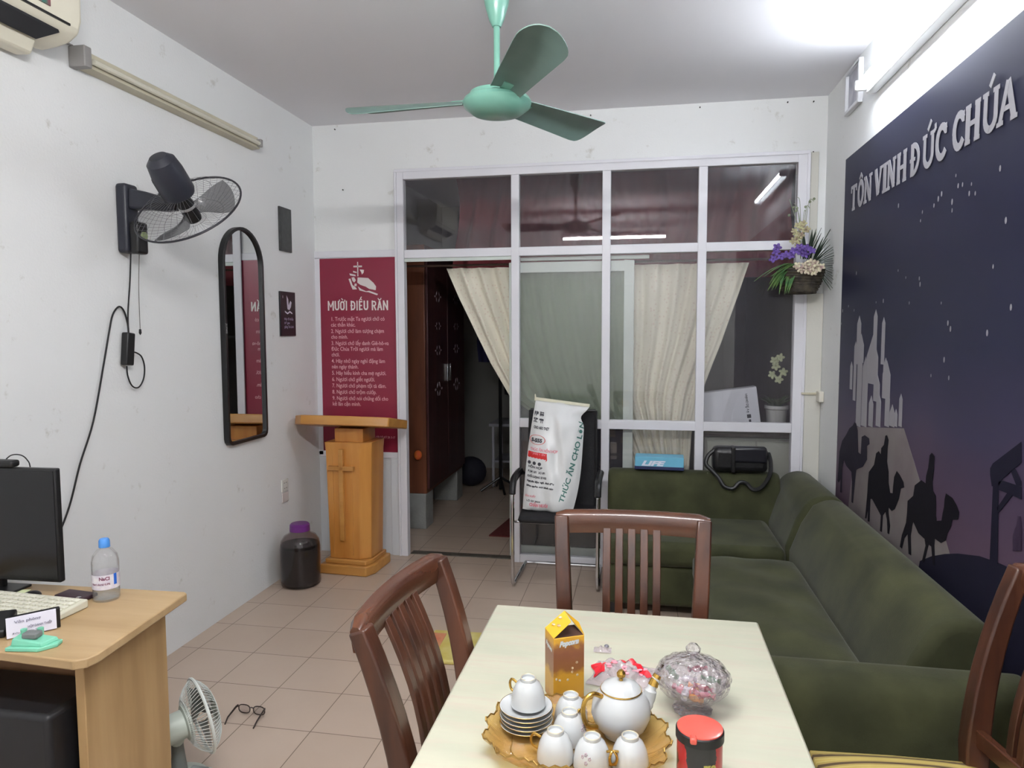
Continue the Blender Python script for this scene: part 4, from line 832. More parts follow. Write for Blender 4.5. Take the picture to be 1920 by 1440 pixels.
# candy bowl
t = thing('candy_dish', 'lidded cut-glass candy bowl on the table', 'candy dish', (2.372, 1.522, TZ))
M_CRY = glass('cut_crystal', (252, 250, 252), 1.5, dust=.16, dustcol=(196, 190, 196), boost=2.6, facets=.85, fscale=75, rough=.05)
obj('bowl', G().lathe([(0, .0), (.040, .0), (.042, .005), (.024, .012), (.030, .022), (.056, .036), (.074, .056), (.079, .070), (.0765, .070), (.071, .056), (.053, .040), (.026, .028), (0, .026)], 56, ripple=.035, rn=14), M_CRY, t)
obj('lid', G().lathe([(.079, .070), (.080, .074), (.076, .088), (.062, .103), (.038, .113), (.012, .118), (0, .118), (0, .115), (.036, .110), (.059, .100), (.072, .086), (.076, .074)], 56, ripple=.03, rn=14), M_CRY, t)
obj('lid_knob', G().lathe([(0, .116), (.007, .118), (.006, .123), (.015, .131), (.0165, .138), (.009, .147), (0, .150)], 14), M_CRY, t)
cc = [('red', (214, 40, 40)), ('orange', (238, 150, 40)), ('pink', (226, 130, 150)), ('white', (226, 226, 230)), ('green', (90, 140, 90)), ('crimson', (170, 30, 60))]
rs = random.Random(5); cand = None; ii = 0
for cn, c in cc:
    for k in range(2):
        a = ii*2.4; r = .010+.004*ii; z = TZ+.036+.008*(ii//3)+(.012 if r > .04 else 0); r = min(r, .046)
        cm = mat(cn+'_wrapper', c, .25, var=.15, vscale=80, coat=.5)
        lab = {0: 'lower', 1: 'upper'}[k]
        q = thing('wrapped_candy', f'{cn} wrapped candy inside the cut-glass bowl', 'candy', (2.372+r*math.cos(a), 1.522+r*math.sin(a), z), rs.uniform(0, 3), 'candies in the glass bowl')
        obj('candy', G().ball((0, 0, 0), .0095, 1.4, .9, .75, 12, 8), cm, q); 
        obj('wrapper_twist', G().lathe([(0, .010), (.002, .012), (.007, .021), (.0, .020)], 8, M=aim((1, 0, 0))).lathe([(0, .010), (.002, .012), (.007, .021), (0, .020)], 8, M=aim((-1, 0, 0))), cm, q)
        ii += 1
# crumpled sweet bag
t = thing('candy_bag', 'crumpled red and clear plastic sweet bag behind the teapot', 'bag', (2.222, 1.640, TZ), math.radians(-8))
rs = random.Random(21); ph = [rs.uniform(0, 6) for _ in range(6)]
def bagf(u, v, off=0):
    x = (u-.5)*.150; y = (v-.5)*.13; e = (1-abs(2*u-1)**3)*(1-abs(2*v-1)**3)
    return (x*(1+.05*math.sin(9*v+ph[0])), y*(1+.06*math.sin(8*u+ph[1])), .003+e*(.019+.005*math.sin(17*u+ph[2])+.006*math.sin(19*v+ph[3]+6*u)+.004*math.sin(31*u-22*v)))
obj('film', G().grid(bagf, 36, 32, .0006, (0, 0, 1)), glass('crinkled_clear_film', (250, 248, 250), 1.5, dust=.30, dustcol=(226, 214, 218), boost=1.6, facets=.4, fscale=60), t)
def strip(uv0, uv1, w, mm, nm):
    (u0, v0), (u1, v1) = uv0, uv1; g = G()
    g.grid(lambda a, b: Vector(bagf(u0+(u1-u0)*a+(b-.5)*w*(v1-v0)*-1.2, v0+(v1-v0)*a+(b-.5)*w*(u1-u0)))+Vector((0, 0, .002)), 16, 4, .0006, (0, 0, 1)); obj(nm, g, mm, t)
M_RED = mat('bright_red_print', (214, 32, 48), .3, coat=.4)
strip((.42, .84), (.93, .50), .15, M_RED, 'red_band'); strip((.03, .80), (.16, .20), .22, M_RED, 'red_band'); strip((.10, .66), (.30, .70), .35, M_RED, 'red_mark')
g = G()
for k in range(14):
    u, v = rs.uniform(.25, .8), rs.uniform(.3, .8); g.ball(Vector(bagf(u, v))+Vector((0, 0, .001)), .006, 1.2, 1, .3, 8, 5)
obj('printed_dots', g, mat('pink_print', (224, 150, 164), .5), t)
t = thing('plastic_scrap', 'small scrap of clear plastic with a dark knot beside the carton', 'plastic scrap', (2.165, 1.775, TZ))
obj('film', G().grid(lambda u, v: ((u-.5)*.045, (v-.5)*.03, .002+.008*math.sin(PI*u)*math.sin(PI*v)*(1+.5*math.sin(20*u))), 12, 10, .0005, (0, 0, 1)), glass('crinkled_clear_film'), t)
obj('knot', G().ball((.010, .006, .010), .0055, 1.2, 1, .8, 10, 8), mat('grey_foil', (120, 118, 128), .3, metal=.5), t)

# ------------------------------------------------------------------ green corner sofas
t = thing('corner_sofa', 'dark olive velvet corner sofa section along the glazed partition', 'sofa', (0, 0, 0))
bx = lambda *a: G().box(*a)
obj('sofa_base', bx(2.07, 3.00, 3.86, 4.44, .06, .29), M_VELVET, t, bevel=.03, seg=4)
obj('seat_cushion', bx(2.065, 3.02, 3.83, 4.45, .285, .425), M_VELVET, t, bevel=.045, seg=5)
pb = [(4.415, .07), (4.415, .42), (4.435, .60), (4.465, .675), (4.52, .700), (4.585, .690), (4.615, .63), (4.620, .07)]
obj('backrest', G().prism(pb, 'x', 2.055, 3.10), M_VELVET, t, bevel=.028, seg=4, smooth=50)
pc = [(3.025, .07), (3.025, .42), (3.075, .57), (3.125, .665), (3.19, .702), (3.27, .70), (3.325, .655), (3.335, .07)]
obj('corner_backrest', G().prism(pc, 'y', 3.885, 4.620), M_VELVET, t, bevel=.035, seg=5, smooth=50)
for x in (2.12, 3.25):
    for y in (3.92, 4.55): obj('foot', bx(x-.03, x+.03, y-.03, y+.03, 0, .065), M_BLACK, t)
t = thing('sofa', 'long olive velvet sofa against the mural wall, with arm nearest the table', 'sofa', (0, 0, 0))
obj('sofa_base', bx(2.57, 3.02, 2.26, 3.75, .06, .29), M_VELVET, t, bevel=.03, seg=4)
def cush(x0, x1, y0, y1, z0, z1, m=18, n=34, pf=None):
    g = G()
    def top(u, v):
        a, b = 2*u-1, 2*v-1; e = (1-abs(a)**6)*(1-abs(b)**10); w = .004*math.sin(9*u+6*v)+.0035*math.sin(17*u-11*v)+.003*math.sin(31*v+7*u)
        return (x0+(x1-x0)*u, y0+(y1-y0)*v, z1-.035+.035*e+w*e)
    g.grid(top, m, n); k = n+1; rim = [i*k for i in range(m+1)]+[m*k+j for j in range(1, k)]+[i*k+n for i in range(m-1, -1, -1)]+[j for j in range(n-1, 0, -1)]
    q = len(g.v); g.v += [(g.v[i][0], g.v[i][1], z0) for i in rim]; r = len(rim)
    for i in range(r): j = (i+1) % r; g.f.append((rim[i], rim[j], q+j, q+i))
    g.f.append(tuple(range(q, q+r))); return g
obj('seat_cushion', cush(2.53, 3.035, 2.235, 3.735, .285, .432), M_VELVET, t, bevel=.02, seg=3, smooth=60)
pb2 = [(3.03, .07), (3.03, .42), (3.085, .57), (3.14, .665), (3.20, .700), (3.275, .698), (3.325, .65), (3.335, .07)]
obj('backrest', G().prism(pb2, 'y', 2.27, 3.86), M_VELVET, t, bevel=.04, seg=5, smooth=50)
pa = [(2.045, .07), (2.035, .50), (2.06, .565), (2.10, .592), (2.18, .592), (2.225, .565), (2.24, .50), (2.24, .07)]
obj('armrest', G().prism(pa, 'x', 2.52, 3.335), M_VELVET, t, bevel=.02, seg=3, smooth=50)
for x in (2.6, 3.25):
    for y in (2.12, 3.68): obj('foot', bx(x-.03, x+.03, y-.03, y+.03, 0, .072), M_BLACK, t)

# things on the sofa back
t = thing('tissue_box', 'light blue box with white lettering lying on the sofa back', 'box', (2.375, 4.535, .7035), math.radians(-2))
obj('carton', G().box(-.150, .150, -.065, .065, .018, .080), mat('sky_blue_card', (112, 186, 216), .45, var=.1, vscale=12), t, bevel=.003)
obj('dark_base', G().box(-.152, .152, -.068, .067, 0, .020), mat('navy_card', (28, 38, 82), .5), t, bevel=.002)
g = G(); put(g, text2d('LIFE', .055, .003, shear=.3, fit=.15), lambda x, y: (-.11+x, -.0658, .026+y*.75))
obj('box_lettering', g, mat('white_box_print', (226, 230, 246), .5), t, smooth=0)
t = thing('handbag', 'black shoulder bag slumped over the sofa back with its strap hanging', 'bag', (2.86, 4.515, .703))
obj('bag_body', G().box(-.165, .165, -.060, .055, 0, .155), mat('black_leather', (24, 24, 28), .38, var=.3, vscale=18, bump=.2, bscale=50), t, bevel=.035, seg=4)
obj('flap', G().box(-.05, .155, -.068, .0, .060, .162), mat('black_leather_flap', (30, 30, 38), .3, var=.2, vscale=14), t, bevel=.018, seg=3)
obj('centre_strap', G().box(-.055, -.030, -.070, .01, .0, .160), M_BLACK, t, bevel=.006)
g = G().tube(smoothpath([(-.15, -.03, .135), (-.19, -.04, .10), (-.205, -.06, .05), (-.17, -.075, .012), (-.13, -.095, -.030), (-.10, -.115, -.075), (-.05, -.12, -.085), (-.01, -.11, -.05), (.03, -.105, -.055), (.07, -.12, -.088), (.12, -.115, -.07), (.165, -.10, .0), (.175, -.06, .07), (.168, -.02, .12)]), .013, 8)
obj('shoulder_strap', g, M_BLACK, t)

# ------------------------------------------------------------------ chrome cantilever chair
t = thing('office_chair', 'black chrome-framed cantilever visitor chair by the partition', 'chair', (1.752, 4.16, 0))
for s in (-1, 1):
    x = s*.258
    P = [(x*.96, .44, .022), (x, .12, .018), (x, .03, .022), (x, .0, .06), (x, -.004, .25), (x, .0, .56), (x, .03, .625), (x, .09, .650), (x, .30, .655), (x*.92, .36, .640)]
    obj('chrome_leg', G().tube(smoothpath(P, 5), .0115, 10), M_CHROME, t)
    obj('arm_pad', G().tube(smoothpath([(x, -.012, .585), (x, .008, .638), (x, .06, .672), (x, .18, .680), (x, .30, .676)]), [.015]+[.021]*23+[.014], 10), M_BLACK, t)
obj('rear_bar', G().tube([(-.248, .44, .022), (.248, .44, .022)], .0115, 10), M_CHROME, t)
obj('seat_support', G().tube([(-.255, .05, .405), (.255, .05, .405)], .009, 8).tube([(-.255, .30, .405), (.255, .30, .405)], .009, 8), M_CHROME, t)
M_MESH = mat('black_mesh_fabric', (28, 28, 32), .8, var=.3, vscale=90, bump=.3, bscale=200)
obj('seat', seatshape(.235, .20, .41, .445, .015), M_MESH, t, loc=(0, .20, 0), smooth=80)
obj('backrest', G().grid(lambda u, v: ((u-.5)*.43, .345+.085*v+.02*(1-(2*u-1)**2), .44+.615*v), 12, 10, .016, (0, 1, 0)), M_MESH, t, smooth=60)
g = G()
for s in (-1, 1): g.tube([(s*.218, .352, .41), (s*.218, .352+.085*.5, .75), (s*.215, .44, 1.055)], .011, 8)
g.tube([(-.215, .44, 1.055), (.215, .44, 1.055)], .011, 8)
obj('back_frame', g, M_BLACK, t)

# ------------------------------------------------------------------ feed sack
t = thing('printed_sack', 'white woven plastic sack with red and black print standing on the black chair', 'sack', (1.70, 4.33, .447))
rs = random.Random(2)
def sack(u, v, side=1):
    xl = -.165+.060*v-.012*math.sin(PI*v); xr = .145+.075*v+.030*math.sin(PI*min(1, v*1.15))*(1-v)-.028*math.exp(-((v-.90)/.06)**2)
    if v > .9: xr += .02*(v-.9)/.1
    a = abs(2*u-1); b = 1-max(0, (v-.80)/.2)**2*.96; c = min(1, (v/.10))**.5 if v < .10 else 1
    th = .060*(1-a**3.2)*b*(.35+.65*c)
    wr = (.0035*math.sin(23*u+9*v)+.003*math.sin(14*v-17*u+1)+.006*math.sin(9*v+11*u))*(1-a**4)
    fold = .010*math.exp(-((u-.45-.5*(1-v))/.05)**2)*max(0, math.sin(PI*v))
    return Vector((xl+(xr-xl)*u, -.045+.16*v-side*(th+wr*side+fold*side*.7), v*.672-.040*u*(.4+.6*v)+.020*(1-abs(2*u-1)) * (0 if v > .5 else -.0)+.02))
g = G(); g.grid(lambda u, v: sack(u, v, 1), 30, 44); g.grid(lambda u, v: sack(u, v, -1), 30, 44)
M_SACK = mat('white_woven_plastic', (222, 224, 224), .38, var=.05, vscale=6, bump=.15, bscale=25, coat=.1)
nb = 31*45
for j in range(30): g.f.append((j*45, (j+1)*45, nb+(j+1)*45, nb+j*45)); g.f.append((j*45+44, (j+1)*45+44, nb+(j+1)*45+44, nb+j*45+44))
obj('sack_body', g, M_SACK, t, smooth=60)
hem = [sack(i/20, 1, 0)+Vector((0, 0, .002)) for i in range(21)]
obj('stitched_hem', G().bar([p+Vector((0, -.002, .004)) for p in hem], .006, .009, (0, 1, 0)), mat('cream_hem', (220, 218, 196), .7), t)
obj('tied_corner', G().tube([sack(0, .99, 0), sack(0, 1, 0)+Vector((-.004, 0, .035))], [.008, .003], 8), mat('cream_hem', (220, 218, 196)), t)
def onsack(u0, v0, k=1.0):
    def f(x, y):
        u = u0+x/.33; v = v0+y/.672; p = sack(min(max(u, 0), 1), min(max(v, 0), 1), 1); return (p.x, p.y-.0022, p.z)
    return f
def densify(tv, n=1): return tv
bk = mat('sack_black_print', (60, 60, 68), .5); rd = mat('sack_red_print', (206, 44, 44), .5); pkr = mat('sack_pink_print', (222, 140, 152), .5); gn = mat('sack_green_print', (60, 140, 116), .5)
g = G()
for (x, y) in ((.03, .86), (.15, .86), (.03, .80), (.15, .80)):         # blocky printed characters
    f = onsack(x, y)
    for q in range(7):
        a, b = rs.uniform(0, .022), rs.uniform(0, .022)
        if q % 2: flat(g, [(a, 0), (a+.004, 0), (a+.004, .028), (a, .028)], f)
        else: flat(g, [(0, b), (.030, b), (.030, b+.004), (0, b+.004)], f)
put(g, text2d('CHO HEO THỊT', .022, .001, fit=.10), onsack(.06, .745))
put(g, text2d('S-555', .030, .002, fit=.070), onsack(.05, .625))
for k, s in enumerate(('HỖN HỢP', 'ĐẠM 16%   XƠ 8%', 'KHỐI LƯỢNG 25 KG', 'Nguyên liệu: ngô, khô đậu', 'Bảo quản nơi khô ráo')): put(g, text2d(s, .019-.001*k, .0008, fit=(.09, .11, .12, .17, .17)[k]), onsack(.05, .385-.042*k))
put(g, text2d('LÔ SX 2024', .014, .0005, fit=.09), onsack(.08, .085))
for k in range(3): g.add([tuple(onsack(.06+.10*k, .43)(.011*math.cos(a*PI/5), .011*math.sin(a*PI/5))) for a in range(10)], [tuple(range(10))])
obj('black_print', g, bk, t, smooth=0)
g = G()
nE = 28
def ell(k, s): a = 2*PI*k/nE; return onsack(.165, .645)(.052*s*math.cos(a), .030*s*math.sin(a))
g.add([ell(k, 1) for k in range(nE)]+[ell(k, .92) for k in range(nE)], [(k, (k+1) % nE, nE+(k+1) % nE, nE+k) for k in range(nE)])
for i in range(12): flat(g, [(i*.010, .0 if i % 2 else .004), (i*.010+.0102, .004 if i % 2 else 0), (i*.010+.0102, .040), (i*.010, .036)], onsack(.015, .475))
flat(g, [(.118, -.012), (.126, .0), (.120, .036)], onsack(.015, .475))
obj('red_print', g, rd, t, smooth=0)
g = G(); put(g, text2d('THỨC ĂN HỖN HỢP', .022, .001, fit=.17), onsack(.05, .545)); put(g, text2d('DẠNG VIÊN', .016, .0006, fit=.10), onsack(.05, .510)); put(g, text2d('CHĂN NUÔI', .026, .002, fit=.12), onsack(.14, .045)); put(g, text2d('SẢN XUẤT', .015, .0006, fit=.07), onsack(.04, .125))
obj('pink_print', g, pkr, t, smooth=0)
g = G(); tv = text2d('THỨC ĂN CHO LỢN', .050, .0015, fit=.52); ca, sa = math.cos(math.radians(74)), math.sin(math.radians(74))
put(g, tv, lambda x, y: onsack(.78, .10)(x*ca*.55-y*sa*.8, x*sa+y*ca)); obj('side_lettering', g, mat('sack_teal_print', (70, 120, 112), .5), t, smooth=0)

# ------------------------------------------------------------------ desk by the left wall
t = thing('desk', 'beech laminate office desk against the left wall', 'desk', (0, 0, 0))
obj('desk_top', G().prism([(.004, 1.935), (.835, 1.965), (.850, 1.955), (.892, 1.535), (.885, 1.505), (.860, 1.488), (.004, 1.535)], 'z', .724, .75), M_DESK, t, bevel=.004)
obj('side_panel', G().prism([(.775, 1.915), (.800, 1.917), (.838, 1.545), (.812, 1.543)], 'z', 0, .7238), M_DESKV, t, bevel=.002)
obj('modesty_panel', G().box(.004, .785, 1.705, 1.720, .14, .7238), mat('brown_back_panel', (160, 120, 88), .6, var=.15, vscale=6), t, smooth=0)
obj('side_panel', G().box(.004, .028, 1.56, 1.90, 0, .7238), M_DESKV, t, smooth=0)
DZ = .7505
t = thing('computer_tower', 'black computer tower standing in the kneehole of the desk', 'computer', (.50, 1.68, 0))
obj('case', G().box(-.27, .285, -.20, .010, .012, .600), mat('black_case', (30, 30, 33), .45, var=.2, vscale=5), t, bevel=.015, seg=3)
obj('front_strip', G().box(-.20, .10, -.206, -.198, .20, .40), mat('dark_bezel', (52, 52, 56), .3), t, bevel=.004)
obj('foot', G().box(-.24, .22, -.18, .0, 0, .014), M_BLACK, t)
t = thing('computer_monitor', 'black computer monitor with dark screen on the desk', 'monitor', (.215, 1.885, DZ), math.radians(2))
obj('bezel', G().box(-.255, .255, -.022, .0, .038, .400), M_BLACK, t, bevel=.005, seg=3)
obj('screen', G().box(-.247, .247, -.0235, -.021, .050, .392), mat('dark_screen', (16, 16, 20), .18, spec=.5), t, smooth=0)
obj('rear_shell', G().box(-.17, .17, -.001, .035, .12, .35), M_BLACK, t, bevel=.012)
obj('stand', G().box(-.03, .03, -.004, .016, .004, .20).box(-.10, .10, -.05, .035, 0, .008), M_BLACK, t, bevel=.003)
t = thing('webcam', 'black webcam with looped cable perched on the monitor', 'webcam', (.300, 1.875, DZ+.4015))
obj('camera_body', G().box(-.045, .030, -.02, .015, 0, .022), M_BLACK, t, bevel=.008, seg=3)
obj('cable', G().tube(smoothpath([(-.03, .012, .012), (-.01, .02, .032), (.025, .02, .034), (.048, .02, .020), (.055, .024, -.01), (.05, .03, -.12)]), .002, 6), M_BLACK, t)
t = thing('keyboard', 'cream computer keyboard on the desk', 'keyboard', (.405, 1.735, DZ), math.radians(-3))
obj('key_base', G().sweep([[(-.225, -.075, 0), (-.225, .075, 0), (-.225, .075, .026), (-.225, -.075, .014)], [(.225, -.075, 0), (.225, .075, 0), (.225, .075, .026), (.225, -.075, .014)]]), mat('aged_key_plastic', (206, 204, 186), .5), t, bevel=.004)
g = G()
for r in range(6):
    for c in range(20):
        if r == 5 and c in (1, 14): continue
        x = -.212+c*.0214; y = -.062+r*.0212; z = .0145+.012*(y+.075)/.15; g.box(x, x+.0175, y, y+.0165, z, z+.006)
obj('keys', g, mat('key_caps', (220, 218, 202), .5, var=.05), t, bevel=.0012, seg=1)
t = thing('water_bottle', 'clear plastic water bottle with blue cap and white label on the desk', 'bottle', (.636, 1.868, DZ))
obj('bottle_body', G().lathe([(0, 0), (.034, 0), (.038, .006), (.038, .030), (.0365, .034), (.038, .038), (.038, .120), (.034, .140), (.022, .156), (.014, .161), (.014, .170), (.012, .170), (.012, .160), (.032, .138), (.0365, .12), (.0365, .008), (0, .004)], 32), glass('clear_pet', (252, 252, 252), 1.4, dust=.07, dustcol=(220, 222, 224), boost=1.0), t)
obj('water', G().lathe([(0, .005), (.0355, .008), (.0355, .060), (0, .060)], 28), glass('bottle_water', (250, 252, 253), 1.2), t)
obj('cap', G().lathe([(0, .192), (.012, .190), (.0155, .184), (.016, .164), (0, .164)], 24), mat('blue_cap', (74, 140, 214), .4), t)
obj('label', G().lathe([(.0386, .040), (.0388, .040), (.0388, .085), (.0386, .085)], 32, close=True), mat('white_bottle_label', (226, 222, 226), .5, col2=(206, 200, 214), vscale=60), t)
g = G(); put(g, text2d('NaCl', .014, .0006), wrap(-.010, .070, .0392, -1.1)); put(g, text2d('Natri clorid 0,9%', .008, .0003), wrap(-.035, .055, .0392, -1.1)); obj('label_lettering', g, mat('maroon_label_print', (120, 60, 90), .5), t, smooth=0)
g = G(); g.grid(lambda u, v: wrap(.012+.010*u, .052+.034*v, .0391, -.6)(0, 0), 4, 2, .0003, (1, -1, 0)); obj('label_stripe', g, mat('blue_label_stripe', (44, 104, 206), .4), t, smooth=0)
t = thing('computer_mouse', 'round black mouse in front of the monitor foot', 'mouse', (.392, 1.838, DZ))
obj('shell', G().ball((0, 0, .002), .026, 1, 1.25, .62, 18, 12), M_BLACK, t); obj('wheel', G().box(-.003, .003, -.024, -.012, .012, .019), mat('silver_plastic', (170, 170, 172)), t)
t = thing('wallet', 'dark plum wallet lying by the water bottle', 'wallet', (.535, 1.862, DZ), math.radians(-6))
obj('cover', G().box(-.060, .055, -.028, .028, 0, .012), mat('plum_leather', (58, 36, 46), .5, var=.3, vscale=30), t, bevel=.004); obj('fastener', G().box(.028, .040, -.0285, -.018, .004, .0135), M_CHROME, t, bevel=.001)
t = thing('paper_sheet', 'pale green sheet of paper beside the mouse', 'paper', (.30, 1.85, DZ), .3)
obj('sheet', G().box(-.07, .05, -.035, .030, 0, .0015), mat('pale_green_paper', (206, 214, 170), .8), t, smooth=0)
t = thing('desk_telephone', 'black desk telephone at the left edge of the view', 'telephone', (.512, 1.592, DZ), math.radians(30))
obj('phone_base', G().sweep([[(-.07, -.05, 0), (-.07, .06, 0), (-.07, .06, .042), (-.07, -.05, .022)], [(.045, -.05, 0), (.045, .06, 0), (.045, .06, .042), (.045, -.05, .022)]]), M_BLACK, t, bevel=.006)
obj('handset', G().tube(smoothpath([(-.06, -.045, .035), (-.052, -.03, .055), (-.05, .02, .062), (-.052, .055, .055)]), .013, 10), M_BLACK, t)
t = thing('card_box', 'white printed card box standing behind the green paper punch', 'card', (.626, 1.607, DZ), math.radians(49))
obj('black_backing', G().box(-.052, .066, .004, .020, 0, .056), M_BLACK, t, bevel=.002)
obj('white_card', G().box(-.058, .056, -.002, .004, .002, .056, rot=rotm('X', -.12)), mat('white_card_stock', (224, 222, 236), .6), t, bevel=.0005)
g = G(); cfn = lambda x, y: (x, -.0045+.12*(y-.029), y)
put(g, text2d('HỘP DANH THIẾP', .009, .0003, fit=.055), lambda x, y: cfn(-.010+x, .022+y*.9)); put(g, text2d('Văn phòng', .010, .0002, fit=.06), lambda x, y: cfn(-.040+x, .040+y)); put(g, text2d('Điện thoại liên hệ', .006, .0001, fit=.06), lambda x, y: cfn(-.045+x, .012+y))
obj('card_lettering', g, mat('grey_violet_print', (132, 130, 150), .6), t, smooth=0)
t = thing('paper_punch', 'mint green paper punch with grey lever at the desk front', 'paper punch', (.700, 1.540, DZ), math.radians(8))
M_PUN = mat('mint_plastic', (128, 206, 176), .4, var=.08, vscale=20)
obj('punch_base', G().prism([(-.058, -.032), (.030, -.032), (.060, .0), (.055, .028), (-.050, .030)], 'z', 0, .010), M_PUN, t, bevel=.002)
obj('punch_body', G().sweep([[(-.050, -.022, .010), (-.050, .024, .010), (-.048, .022, .032), (-.048, -.018, .028)], [(.035, -.022, .010), (.050, .022, .010), (.046, .020, .020), (.030, -.020, .018)]]), M_PUN, t, bevel=.002)
obj('grey_lever', G().box(-.028, .012, -.012, .016, .024, .040), mat('grey_lever', (120, 124, 124), .4), t, bevel=.004)
for px, py in ((-.038, .012), (.0, .022)): obj('punch_knob', G().lathe([(0, .012), (.007, .012), (.008, .042), (0, .043)], 14, o=(px, py, 0)), M_PUN, t)

# ------------------------------------------------------------------ desk fan on the floor
t = thing('desk_fan', 'small grey-green table fan standing on the floor beside the desk', 'fan', (.700, 2.085, 0))
M_FG = mat('grey_green_plastic', (188, 198, 188), .45, var=.04); M_FD = mat('darker_fan_plastic', (120, 126, 124), .5)
obj('fan_base', G().lathe([(0, 0), (.10, 0), (.105, .012), (.095, .035), (.05, .055), (.032, .062), (0, .062)], 32).box(.02, .10, -.055, .045, .010, .060), M_FG, t, bevel=.004)
obj('button_panel', G().box(.030, .092, -.045, .035, .0595, .066), mat('button_grey', (150, 156, 156), .5), t, bevel=.003)
obj('stem', G().tube([(0, 0, .05), (0, 0, .12), (-.002, -.002, .185)], [.030, .022, .018], 16), M_FD, t)
ax = Vector((.62, .76, .14)).normalized(); Rf = aim(ax); fc2 = Vector((.072, .030, .252)); fp2 = lambda x, y, z: Rf @ Vector((x, y, z)) + fc2
obj('motor_cover', G().lathe([(0, -.150), (.030, -.148), (.044, -.135), (.048, -.11), (.048, -.055), (.040, -.045), (0, -.045)], 28, o=fc2, M=Rf), M_FG, t)
obj('neck', G().tube([(0, 0, .17), fp2(0, 0, -.10)], [.022, .030], 14), M_FG, t)
obj('oscillation_knob', G().tube([fp2(0, 0, -.11)+Vector((0, 0, .045)), fp2(0, 0, -.11)+Vector((0, 0, .066))], [.004, .007], 10), M_FD, t)
obj('green_sticker', G().add([fp2(.0488*math.cos(a), .0488*math.sin(a), z) for a in (-.95, -.75, -.55, -.35, -.15) for z in (-.115, -.068)], [(i*2, i*2+1, i*2+3, i*2+2) for i in range(4)]), mat('green_sticker', (60, 120, 76), .5, col2=(170, 200, 170), vscale=90), t, smooth=0)
obj('rear_collar', G().lathe([(.045, -.060), (.060, -.055), (.062, -.040), (.045, -.040)], 28, o=fc2, M=Rf, close=True), M_FG, t)
rr = .128
g = G().tube([fp2(rr*math.cos(2*PI*i/56), rr*math.sin(2*PI*i/56), 0) for i in range(56)], .0055, 7, closed=True); obj('cage_rim', g, mat('white_cage', (214, 220, 216), .4), t)
for nm, dep in (('rear_cage', -.052), ('front_cage', .045)):
    g = G()
    for k in range(60):
        a = 2*PI*k/60; g.tube([fp2((.035+(rr-.035)*u)*math.cos(a+.1*(1-u)), (.035+(rr-.035)*u)*math.sin(a+.1*(1-u)), dep*(1-u**3)) for u in (0, .3, .55, .78, .92, 1)], .0011, 4, caps=False)
    for r_ in (.036, .075): g.tube([fp2(r_*math.cos(2*PI*i/36), r_*math.sin(2*PI*i/36), dep*(1-((r_-.035)/(rr-.035))**3)) for i in range(36)], .0013, 4, closed=True)
    obj(nm, g, mat('white_cage', (214, 220, 216)), t)
obj('front_badge', G().lathe([(0, .050), (.034, .049), (.036, .044), (0, .044)], 24, o=fc2, M=Rf), M_FG, t)
for k in range(3):
    def bf(u, v, a0=2*PI*k/3):
        r = .02+.09*u; a = a0+(v-.5)*1.5*(1-.2*u); return fp2(r*math.cos(a), r*math.sin(a), (v-.5)*.035)
    obj('blade', G().grid(bf, 8, 8, .0018, ax), mat('smoky_green_blade', (112, 118, 116), .3), t)
# spectacles
t = thing('spectacles', 'dark-framed spectacles lying on the floor tiles', 'spectacles', (.695, 2.555, 0), math.radians(-3))
M_SPF = mat('dark_tortoise', (46, 34, 32), .3)
for s in (-1, 1):
    P = [(s*.034+.026*(abs(math.cos(a))**.75)*(1 if math.cos(a) > 0 else -1), .0, .025+.0175*(abs(math.sin(a))**.8)*(1 if math.sin(a) > 0 else -1)) for a in [2*PI*i/28 for i in range(28)]]
    obj('rim', G().tube(P, .0022, 6, closed=True), M_SPF, t)
    obj('lens', G().add(P, [tuple(range(28))]), glass('spectacle_lens', (240, 240, 242), 1.5), t, smooth=0, solid=.001)
    obj('temple', G().bar([(s*.062, 0, .036), (s*.064, -.012, .036), (s*.066, -.065, .020), (s*.064, -.088, .002)], .0022, [.005, .0045, .003, .0025], (1, 0, 0)), M_SPF, t, bevel=.001)
obj('bridge', G().tube([(-.009, 0, .032), (0, -.003, .036), (.009, 0, .032)], .0024, 6), M_SPF, t)
# packet on the floor behind the left chair
t = thing('printed_packet', 'flat yellow and red printed packet lying on the floor behind the left chair', 'packet', (1.36, 3.29, 0), math.radians(2))
obj('packet_body', G().box(-.145, .145, -.17, .165, .0005, .022), mat('yellow_packet', (206, 196, 130), .5, col2=(196, 178, 90), vscale=9), t, bevel=.008, seg=3)
obj('red_panel', G().box(-.147, -.070, -.165, .120, .0225, .0245), mat('salmon_red_print', (196, 96, 76), .5, col2=(206, 150, 110), vscale=14), t, bevel=.0005)

# ------------------------------------------------------------------ room behind the partition
def curtain(name, label, xl, xr, z0, z1, y, m, nf, amp, group=None, nx=120, nz=40, cat='curtain'):
    t = thing(name, label, cat, (0, 0, 0), 0, group)
    def f(u, v):
        z = z1+(z0-z1)*v; a, b = xl(z), xr(z); w = (b-a); x = a+w*(u+.012*math.sin(5*v+9*u))
        return (x, y+amp*math.sin(2*PI*nf*u+1.2*math.sin(3*u))*(.7+.5*math.sin(9*u+1))+amp*.3*math.sin(2*PI*nf*2.3*u+4*v), z)
    obj('cloth', G().grid(f, nx, nz, .003, (0, 1, 0)), m, t, smooth=80); return t
def lerpz(pts):
    def f(z):
        if z >= pts[0][0]: return pts[0][1]
        for (z1, x1), (z2, x2) in zip(pts, pts[1:]):
            if z >= z2: return x1+(x2-x1)*(z1-z)/(z1-z2)
        return pts[-1][1]
    return f
